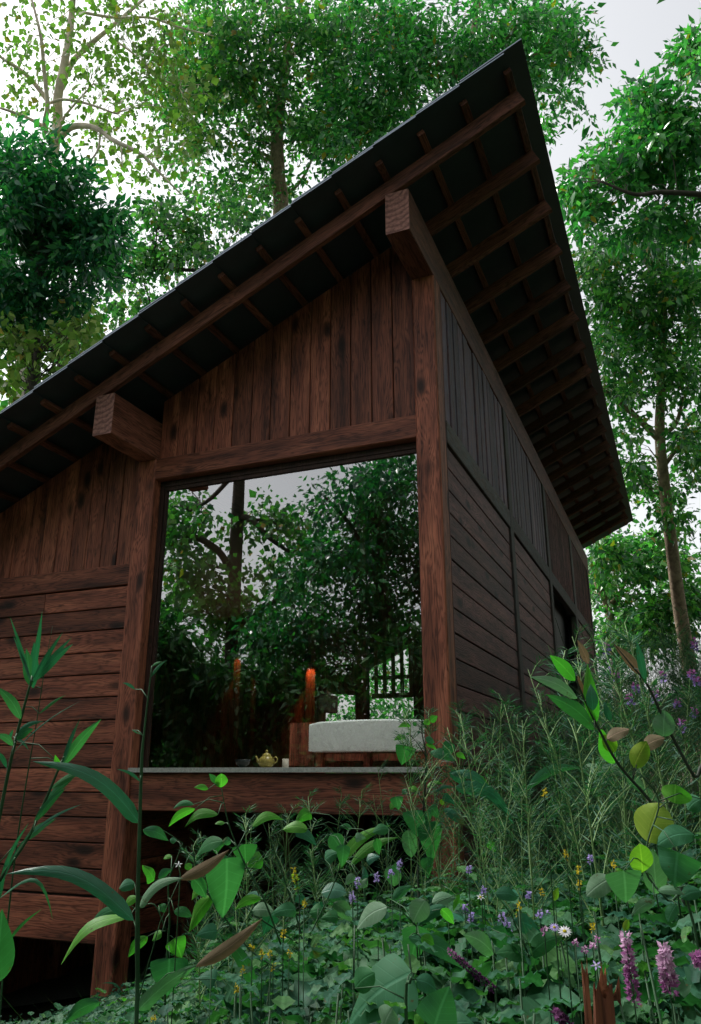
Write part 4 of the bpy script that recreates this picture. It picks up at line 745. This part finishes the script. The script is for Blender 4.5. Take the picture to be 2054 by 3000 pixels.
leafy('broadleaf_weed', 'broad grey-green leaves on one stalk in the middle of the flower bank', 'plant', [[(*zb(815, 1050), d, .006), (*zb(812, 860), d, .004)]],
      cv(zb, [(812, 850, 970, 760, 78, 'l', 'leaf_herb', .1), (800, 860, 660, 840, 70, 'l', 'leaf_herb', .1), (650, 845, 510, 755, 80, 'l', 'leaf_grey', .1), (640, 730, 720, 820, 80, 'o', 'leaf_herb', .08), (740, 690, 860, 745, 80, 'o', 'leaf_teal', .06), (660, 570, 760, 590, 60, 'o', 'leaf_herb', .1)], d))

# ---------------------------------------------------------------- feathery reeds on the bank
def feather(seed, h):
    r = random.Random(seed); g = np.random.default_rng(seed); mb = MB(); P = []; D = []
    lean = Vector((r.uniform(-.14, .14), r.uniform(-.14, .14), 0)); pts = [Vector((0, 0, -.1))+lean*0]
    for i in range(1, 8): pts.append(Vector((lean.x*h*(i/7)**2, lean.y*h*(i/7)**2, h*i/7)))
    mb.tube(pts, [.0052*(1-.75*i/7) for i in range(8)], 5)
    for k in range(r.randint(20, 28)):
        u = r.uniform(.30, 1); i = min(6, int(u*7)); f = u*7-i; c = pts[i].lerp(pts[i+1], f); a = r.uniform(0, 6.28); L = h*.24*(1.2-u)*r.uniform(.6, 1.25)
        e = c + Vector((math.cos(a)*L*.7, math.sin(a)*L*.7, L*.75)); mb.tube([c, c.lerp(e, .5)+Vector((0, 0, .01)), e], [.0022, .0016, .0008], 3, False)
        for q in range(16):
            t = .12+.88*q/15; p = c.lerp(e, t); b = a + (1 if q % 2 else -1)*r.uniform(.6, 1.3)
            P.append(p); D.append((math.cos(b), math.sin(b), r.uniform(.1, .9)))
    P = np.array(P); D = np.array(D); m = len(P); V, F = leaf_cards(P, D, g.normal(size=(m, 3)), g.uniform(.028, .06, m), np.full(m, .0032), .1, .1)
    return mb.mesh('stem', True), mesh_np('foliage', V, F)
fv = [feather(s, h) for s, h in ((1, 1.25), (2, 1.45), (3, 1.1), (4, 1.6), (5, 1.35), (6, 1.0))]
for st, fo in fv: st.materials.append(M['stem_lt']); fo.materials.append(M['feather'])
FL = 'thin upright feathery-leaved weed standing in the bank below the side wall'
LIM = [(-50, 2300), (100, 2280), (240, 2230), (330, 2200), (420, 2160), (520, 2090), (640, 2030), (800, 1985), (1000, 1960), (1300, 1950), (1500, 1930), (1650, 1880)]
def project(p):
    d = Vector(p)-CAM; z = d.dot(FWD); return (795.5+FD*d.dot(RGT)/z, 1162-FD*d.dot(UPV)/z, z) if z > .05 else (0, 9e9, z)
FT = [(430, 1860), (600, 1840), (700, 1800), (760, 1760), (900, 1680), (960, 1560), (1060, 1560), (1160, 1570), (1230, 1580), (1330, 1560), (1400, 1450), (1500, 1400), (1600, 1380)]
def lerp_t(T, x): return float(np.interp(x, [a for a, b in T], [b for a, b in T]))
nf = 0
for k in range(6000):
    if nf >= 230: break
    x = random.uniform(-2.6, 4.2); y = random.uniform(-3.6, 6.5); g = gz(x, y)
    if x < .14 and y > -.12: continue
    px, py, z = project((x, y, g)); 
    if z < 2.6 or px < 430 or px > 1650: continue
    i = random.randrange(6); h0 = (1.25, 1.45, 1.1, 1.6, 1.35, 1.0)[i]
    top = lerp_t(FT, px) + abs(random.gauss(0, 90)); want = (1162-top); 
    s = None
    for q in np.linspace(.45, 1.5, 22):
        if project((x, y, g+h0*q))[1] < top: break
        s = q
    if s is None: continue
    if 925 < px < 1065 and top < 1990 and random.random() < .8: continue
    if px < 930 and random.random() < (.45 if px < 700 else .62): continue
    t = thing('feathery_weed', FL, 'weed', (0, 0, 0), 'feathery weeds on the bank'); W = Matrix.Translation((x, y, g)) @ Matrix.Rotation(random.uniform(0, 6.28), 4, 'Z') @ Matrix.Diagonal((s, s, s, 1))
    t.matrix_basis = W; WM[t.name] = W
    for nm, me in (('stem', fv[i][0]), ('foliage', fv[i][1])):
        o = bpy.data.objects.new(nm, me); COL.objects.link(o); o.parent = t
        if nm == 'foliage': o['kind'] = 'stuff'
    nf += 1
# ---------------------------------------------------------------- nettle-like herbs
def herb(seed, h, big=1.0):
    r = random.Random(seed); mb = MB(); lean = Vector((r.uniform(-.1, .1), r.uniform(-.1, .1), 0)); pts = [Vector((0, 0, -.05)), lean*h*.3+Vector((0, 0, h*.5)), lean*h+Vector((0, 0, h))]
    mb.tube(pts, [.004, .003, .002], 5); V = []; F = []; U = []; a = r.uniform(0, 6)
    n = 9
    for k in range(n):
        u = .25+.75*k/(n-1); c = lean*h*u*u+Vector((0, 0, h*u)); a += 1.57+r.uniform(-.3, .3); tz = r.uniform(-.55, .45); size = big*(.085 if k < n-2 else .05)*r.uniform(.75, 1.25)*(1.25-.35*u)
        for sgn in (0, math.pi):
            b = a+sgn+r.uniform(-.25, .25); dr = Vector((math.cos(b), math.sin(b), r.uniform(-.45, .5))).normalized(); p0 = c + dr*size*.25
            nn = Vector((r.uniform(-.45, .45), r.uniform(-.45, .45), 1)); s = dr.cross(nn).normalized(); nn = s.cross(dr); o = len(V)
            pr = [(.0, .02), (.12, .34), (.22, .40), (.32, .50), (.45, .42), (.58, .40), (.72, .26), (.86, .17), (1, .01)]
            for i, (uu, ww) in enumerate(pr):
                cc = p0 + dr*size*uu - nn*size*.28*uu*uu + nn*size*.06*math.sin(uu*20)
                ww *= .62*size*(1.12 if i % 2 else .9)
                V += [cc+s*ww+nn*ww*.25, cc, cc-s*ww+nn*ww*.25]; U += [(-ww/size, uu), (0, uu), (ww/size, uu)]
            F += [(o+i*3+q, o+i*3+q+1, o+i*3+q+4, o+i*3+q+3) for i in range(8) for q in (0, 1)]
    return mb.mesh('stem', True), np.array([tuple(v) for v in V]), np.array(F), np.array(U)
M['leaf_nettle'] = leaf_mat('leaf_nettle', ((.016, .075, .042), (.026, .105, .05), (.045, .14, .058), (.02, .09, .055), (.06, .165, .05)), .35, .6, None, True, .2, (.8, 1.3, .4))
HH = (.30, .38, .45, .55, .34, .62, .42, .55)
hv = [herb(20+s, h, 1.0 if s < 6 else 1.7) for s, h in enumerate(HH)]
hm = []
for st, V, F, U in hv:
    st.materials.append(M['stem']); fo = mesh_np('foliage', V, F, U); fo.materials.append(M['leaf_nettle']); hm.append((st, fo))
spots = []; k = 0
while len(spots) < 2100 and k < 60000:
    k += 1; x = random.uniform(-4.2, 5.5); y = random.uniform(-5.2, 5.0)
    if (x < .06 and y > -.06 and not (x > -2.7 and y < .3 and random.random() < .3)): continue
    g = gz(x, y); px, py, z = project((x, y, g))
    if z < .9 or px < -120 or px > 1720: continue
    i = random.randrange(8); h0 = HH[i]; lim = lerp_t(LIM, px) + (random.uniform(-70, 0) if random.random() < .14 and px > 420 else abs(random.gauss(0, 34))) + (60 if z < 2.5 else 0); s = None
    for q in np.linspace(.45, 1.35, 14):
        if project((x, y, g+h0*q+.04))[1] < lim: break
        s = q
    if s is None: continue
    spots.append((z, x, y, g, i, s))
spots.sort(); HL = 'low nettle-like herb with toothed green leaves in the bank below the cabin'
VV = []; FF = []; UU = []; base = 0
for j, (z, x, y, g, i, s) in enumerate(spots):
    W = Matrix.Translation((x, y, g)) @ Matrix.Rotation(random.uniform(0, 6.28), 4, 'Z') @ Matrix.Diagonal((s, s, s, 1))
    if j < 260:
        t = thing('nettle', HL, 'herb', (0, 0, 0), 'nettle-like herbs on the bank'); t.matrix_basis = W; WM[t.name] = W
        for nm, me in (('stem', hm[i][0]), ('foliage', hm[i][1])):
            o = bpy.data.objects.new(nm, me); COL.objects.link(o); o.parent = t
            if nm == 'foliage': o['kind'] = 'stuff'
    else:
        A = np.array(W); V = hv[i][1] @ A[:3, :3].T + A[:3, 3]; VV.append(V); FF.append(hv[i][2]+base); UU.append(hv[i][3]); base += len(V)
put('ground_cover', mesh_np('ground_cover', np.concatenate(VV), np.concatenate(FF), np.concatenate(UU)), M['leaf_nettle'], kind='stuff')
# loose small leaves close to the soil
n = 30000; x = rng.uniform(-5, 6, n); y = rng.uniform(-5.5, 7, n); ok = ~((x < 0) & (y > .1)); x, y = x[ok], y[ok]; n = len(x)
d_ = rng.normal(size=(n, 3)); V, F = leaf_cards(np.stack([x, y, ground(x, y)+rng.uniform(.0, .16, n)], -1), d_*np.array([1, 1, .4]), rng.normal(size=(n, 3))*.4+np.array([0, 0, 1]), rng.uniform(.03, .08, n), rng.uniform(.02, .045, n))
put('low_leaves', mesh_np('low_leaves', V, F), M['leaf_cover'], kind='stuff')
# ---------------------------------------------------------------- broad-leaved weeds, copied
BW = []
for q in range(5):
    r = random.Random(60+q); h = (.34, .45, .55, .4, .62)[q]; t = thing('dock', 'broad-leaved dock plant among the nettle-like herbs of the bank', 'weed', (0, 0, 0), 'dock plants on the bank'); kids = []
    mb = MB(); mb.tube([(0, 0, -.05), (.01, .01, h*.5), (0, .02, h)], [.005, .004, .002], 6); kids.append(put('stem', mb.mesh('stem', True), M['stem'], t))
    for k in range(8):
        a = k*2.4+r.uniform(-.4, .4); z = h*(.25+.75*k/7); e = r.uniform(-.1, .55); L = r.uniform(.10, .17); dr = Vector((math.cos(a), math.sin(a), e)).normalized(); b = Vector((0, .01, z))+dr*.05
        kids.append(put('leaf', blade(b, b+dr*L, L*r.uniform(.42, .62), Vector((0, 0, 1))+dr*-.2, r.choice(('oval', 'heart', 'lance')), .12, .25, 8, .03, 1), M[r.choice(('leaf_herb', 'leaf_herb', 'leaf_teal', 'leaf_lime', 'leaf_herb'))], t))
        mb = MB(); mb.tube([(0, .01, z-.01), tuple(b)], [.002, .0015], 5); kids.append(put('petiole', mb.mesh('petiole', True), M['stem'], t))
    BW.append((t, kids, h))
nb = 0; used = set()
for k in range(4000):
    if nb >= 60: break
    x = random.uniform(-3.2, 3.6); y = random.uniform(-4.4, 1.5)
    if x < .1 and y > -.15: continue
    g = gz(x, y); px, py, z = project((x, y, g))
    if z < 1.5 or px < 250 or px > 1620: continue
    i = nb % 5; t0, kids, h = BW[i]; lim = lerp_t(LIM, px)-random.choice((15, 30, 80)) + (70 if z < 2.6 else 0)+abs(random.gauss(0, 30)); s = None
    for q in np.linspace(.5, 1.1, 10):
        if project((x, y, g+h*q+.06))[1] < lim: break
        s = q
    if s is None: continue
    W = Matrix.Translation((x, y, g)) @ Matrix.Rotation(random.uniform(0, 6.28), 4, 'Z') @ Matrix.Diagonal((s, s, s, 1))
    if i not in used: t = t0; used.add(i)
    else:
        t = t0.copy(); COL.objects.link(t)
        for c in kids: e = c.copy(); e.parent = t; COL.objects.link(e)
    t.matrix_basis = W; nb += 1
# fine tangled grasses
gv = []; gf = []; gb = 0; r = random.Random(11); cnt = 0
for k in range(9000):
    if cnt >= 1500: break
    x = r.uniform(-3.6, 4.6); y = r.uniform(-4.6, 4.5)
    if x < .12 and y > -.1: continue
    g = gz(x, y); px, py, z = project((x, y, g))
    if z < 1.3 or px < 200 or px > 1650: continue
    h = r.uniform(.45, .95); lx, ly = r.gauss(0, .22), r.gauss(0, .22); lim = lerp_t(LIM, px) - r.choice((20, 60, 120, 170))
    while h > .2 and project((x+lx*h, y+ly*h, g+h))[1] < lim: h -= .05
    if h <= .2: continue
    w_ = r.uniform(.0012, .0028); a = r.uniform(0, 3.14); s_ = np.array([math.cos(a), math.sin(a), 0])*w_
    for i in range(5):
        u = i/4; c = np.array([x+lx*h*u**2.2, y+ly*h*u**2.2, g+h*(u-.12*u**3)]); gv += [c-s_*(1.05-u), c+s_*(1.05-u)]
    gf += [(gb+2*i, gb+2*i+1, gb+2*i+3, gb+2*i+2) for i in range(4)]; gb += 10; cnt += 1
M['leaf_grass'] = leaf_mat('leaf_grass', ((.05, .14, .06), (.09, .20, .07), (.14, .24, .09), (.04, .11, .05)), .3, .6, (.08, (.22, .18, .09)), False, .2)
put('wild_grass', mesh_np('wild_grass', gv, gf), M['leaf_grass'], kind='stuff')
# ---------------------------------------------------------------- flowers
def flower_spike(name, label, x, y, x2, y2, d, wpx, n, mats, group=None, size=.012, smat='stem'):
    a = at(x, y, d); b = at(x2, y2, d+jit(.05)); g = gz(a.x, a.y); t = thing(name, label, 'flower', (a.x, a.y, g), group)
    mb = MB(); mb.tube([(a.x+.01, a.y, min(g, a.z-.02)-.03), a, a.lerp(b, .5), b], [.0018, .0016, .0013, .0008], 5); put('stem', mb.mesh('stem', True), M[smat], t)
    r = wpx/2*d/FD; ax = (b-a).normalized(); per = max(1, n//8)
    for mi, mt in enumerate(mats):
        V0 = []; u = rng.uniform(mi/len(mats)*.8, min(1, (mi+1)/len(mats)+.15), n//len(mats)); rad = unit(rng.normal(size=(len(u), 3))); rad -= np.outer(rad@np.array(ax), np.array(ax)); rad = unit(rad)
        p = np.array(a)+np.outer(u, np.array(b-a)) + rad*(r*.35*(1.05-.6*u))[:, None]; V, F = leaf_cards(p, rad+np.array([0, 0, .25])+rng.normal(size=(len(u), 3))*.4, rng.normal(size=(len(u), 3)), rng.uniform(.7, 1.3, len(u))*size, rng.uniform(.5, .9, len(u))*size)
        put('petals', mesh_np('petals', V, F), M[mt], t, kind='stuff')
    return t
def Z(x, y): return zb(x, y)
FS = flower_spike
FS('pink_spike', 'pale pink to magenta flower spike at the right, taller of the pair by the stump', *Z(1450, 1010), *Z(1420, 815), 1.55, 48, 300, ('magenta', 'pink', 'pink'), None, .013)
FS('pink_spike', 'ragged magenta flower spike with a white tip nearest the broken stump', *Z(1290, 1080), *Z(1245, 745), 1.6, 36, 260, ('magenta', 'magenta', 'pink'), None, .012)
FS('plum_spike', 'long dark purple flower spike slanting down across the herbs', *Z(655, 1010), *Z(440, 825), 1.8, 24, 380, ('plum', 'plum', 'magenta'), None, .007)
FS('plum_spike', 'short purple flower spike at the bottom edge', *Z(985, 1165), *Z(920, 1105), 1.5, 36, 160, ('plum', 'magenta'), None, .009)
FS('pink_spike', 'pink flower cluster cut by the right edge', *Z(1600, 890), *Z(1560, 850), 1.6, 40, 120, ('pink', 'magenta'), None, .012)
for k, (x, y, w_) in enumerate(((185, 480, 30), (10, 590, 24), (30, 520, 20), (120, 500, 16), (220, 445, 20), (605, 560, 18), (520, 640, 18), (690, 680, 44), (535, 465, 18), (715, 720, 30), (860, 670, 40), (895, 668, 20), (545, 680, 14), (805, 580, 18), (740, 915, 30), (440, 590, 16), (1090, 415, 14))):
    FS('violet_flower', 'small violet flower head among the herbs and feathery weeds of the bank', *Z(x, y+16), *Z(x+jit(6), y-20), 2.6+jit(.2), w_*.8, 36, ('violet', 'lilac'), 'violet flowers on the bank', .009)
for k, (x, y) in enumerate(((z6(1160, 620)), (z6(1190, 700)), (z6(1210, 745)), (z6(1420, 750)), (z6(1380, 835)), (z6(1560, 600)), (z6(1575, 770)), (z6(1545, 740)), (z6(1270, 850)), (z6(1505, 970)), (z6(1560, 915)), (z6(1480, 870)), (z6(1300, 800)))):
    FS('vetch_flower', 'small purple flower cluster high in the feathery weeds at the right', x, y+12, x+jit(4), y-12, 4.2+jit(.3), 16, 34, ('violet', 'magenta'), 'purple clusters high in the weeds', .02)
for k, (x, y) in enumerate(((880, 738), (1020, 795), (1100, 810), (1060, 825), (1120, 775))):
    FS('magenta_bud', 'small magenta flower head in the herbs above the stump', *Z(x, y+10), *Z(x+2, y-12), 1.9+jit(.1), 16, 24, ('magenta', 'pink'), 'magenta flower heads', .008)
def daisy(x, y, d, r, label, mp, mc, k=14, cat='flower'):
    c = at(x, y, d); g = gz(c.x, c.y); t = thing('daisy', label, cat, (c.x, c.y, g)); mb = MB(); mb.tube([(c.x, c.y+.02, min(g, c.z-.05)-.03), (c.x, c.y+.015, c.z-.03), c], [.002, .002, .0015], 5); put('stem', mb.mesh('stem', True), M['stem'], t)
    n = (CAM-c).normalized()*.6+Vector((0, 0, .6)); n.normalize(); a = n.orthogonal().normalized(); b = n.cross(a); ang = np.arange(k)/k*6.283
    D = np.outer(np.cos(ang), np.array(a))+np.outer(np.sin(ang), np.array(b)); V, F = leaf_cards(np.array(c)+D*r*.2, D, np.tile(np.array(n), (k, 1)), np.full(k, r*.85), np.full(k, r*.34), .05, .1); put('petals', mesh_np('petals', V, F), M[mp], t)
    mb = MB(); mb.lathe([(r*.28, 0), (r*.2, r*.12), (.0004, r*.15)], n=10); R = Matrix((a, b, n)).transposed().to_4x4(); R.translation = c; put('flower_centre', mb.mesh('flower_centre', True), M[mc], t, R)
daisy(*Z(972, 740), 1.9, .017, 'white daisy in the middle of the bank', 'white', 'yellow')
daisy(*Z(925, 722), 1.95, .013, 'pale lilac daisy just left of the white one', 'lilac', 'yellow')
daisy(*Z(1115, 895), 1.7, .013, 'lone pale blue flower above the stump', 'lilac', 'white', 5)
daisy(*Z(590, 585), 2.6, .014, 'tiny cream flower under the feathery weeds', 'white', 'yellow', 6)
daisy(*z7(810, 437), 2.55, .014, 'tiny white flower on a thin stalk below the window beam', 'white', 'white', 5)
for k, (x, y, f) in enumerate(((960, 880, z7), (1190, 838, z7), (1228, 843, z7), (1312, 842, z7), (1145, 810, z7), (1100, 920, z7), (1240, 900, z7), (695, 1132, z7), (1075, 1000, z7), (1380, 620, z7), (1285, 750, z7), (980, 390, zb), (1190, 440, zb), (1035, 525, zb), (870, 565, zb), (765, 625, zb), (1098, 722, zb), (1528, 555, zb), (880, 110, zb), (760, 655, zb), (1035, 455, zb))):
    p = f(x, y); FS('yellow_flower', 'small yellow flower head among the herbs below the cabin', p[0], p[1]+9, p[0]+jit(3), p[1]-8, 2.3+jit(.2), 10, 18, ('yellow',), 'yellow flowers on the bank', .008)
FS('goldenrod', 'green flower spike with a yellow tip above the herbs below the window', *z7(1360, 590), *z7(1330, 452), 2.3, 16, 90, ('leaf_herb', 'leaf_turn', 'yellow'), None, .009, 'stem_dk')
for x, y, f in ((930, 570, zb), (1250, 710, zb), (1195, 425, zb)):
    p = f(x, y); leafy('fallen_leaf', 'yellowed leaf caught upright in the herbs' if x != 930 else 'narrow yellow leaf hanging in the feathery weeds', 'leaf', [[(p[0], p[1]+24, 2.2, .002), (p[0], p[1]+14, 2.2, .0015)]], [(p[0]-3, p[1]+16, p[0]+6, p[1]-14, 14, 'l', 'leaf_turn', 2.2, .05)]) if x != 1195 else None
# ---------------------------------------------------------------- rotten stump
sx, sy = Z(1120, 1060); c = at(sx, sy, 1.45); g = gz(c.x, c.y)
st = thing('stump', 'small broken red-brown rotten stump at the bottom right', 'stump', (c.x, c.y, g))
from mathutils import noise as mnoise
def shard(x0, y0, x1, y1, w0, w1, seed, d=1.45):
    a = at(x0, y0, d); b = at(x1, y1, d); n = 20; m = 22; V = []; lo = Vector((a.x, a.y, g-.05)) if y0 > sy+30 else a; fx = Vector((RGT.y, -RGT.x, 0))
    for i in range(m):
        u = i/(m-1); p = lo.lerp(b, u); w = (w0+(w1-w0)*u)/2*d/FD
        for k in range(n):
            q = 6.283*k/n; sq = 1/max(abs(math.cos(q)), abs(math.sin(q)))*.9
            rr = w*sq*(1 + .45*mnoise.noise(Vector((math.cos(q)*1.3, math.sin(q)*1.3, u*3+seed*7))) + .22*mnoise.noise(Vector((math.cos(q)*5, math.sin(q)*5, u*8+seed*3))))
            up = .055*mnoise.noise(Vector((math.cos(q)*2.2, math.sin(q)*2.2, seed*9)))*u**4
            V.append(p + RGT*math.cos(q)*rr + fx*math.sin(q)*rr*.7 + Vector((0, 0, up)))
    V.append(lo.lerp(b, .9)); F = [(i*n+k, i*n+(k+1) % n, (i+1)*n+(k+1) % n, (i+1)*n+k) for i in range(m-1) for k in range(n)] + [((m-1)*n+k, (m-1)*n+(k+1) % n, m*n) for k in range(n)]
    mb = MB(); mb.add(V, F); return mb.mesh('shard')
put('wood_shard', shard(*Z(1075, 1175), *Z(1062, 925), 50, 12, 3), M['rot'], st)
put('wood_shard', shard(*Z(1130, 1175), *Z(1145, 1000), 60, 46, 5), M['rot'], st)
put('wood_shard', shard(*Z(1140, 1040), *Z(1150, 940), 34, 10, 8), M['rot'], st)
put('wood_shard', shard(*Z(1150, 1060), *Z(1200, 1030), 42, 26, 11), M['rot'], st)

# ---------------------------------------------------------------- labels that single out the countable flowers
ORD = 'first second third fourth fifth sixth seventh eighth ninth tenth eleventh twelfth thirteenth fourteenth fifteenth sixteenth seventeenth eighteenth nineteenth twentieth twenty-first twenty-second'.split()
for grp, txt in (('violet flowers on the bank', 'small violet flower head on the bank, {} from the left of its kind'), ('yellow flowers on the bank', 'small yellow flower head on the bank, {} from the left of its kind'),
                 ('purple clusters high in the weeds', 'purple flower cluster high in the weeds, {} from the left of its kind'), ('magenta flower heads', 'magenta flower head above the stump, {} from the left of its kind')):
    L_ = [o for o in bpy.data.objects if o.get('group') == grp]
    L_.sort(key=lambda o: project(WM[o.name].translation)[0])
    for q, o in enumerate(L_): o['label'] = txt.format(ORD[q])
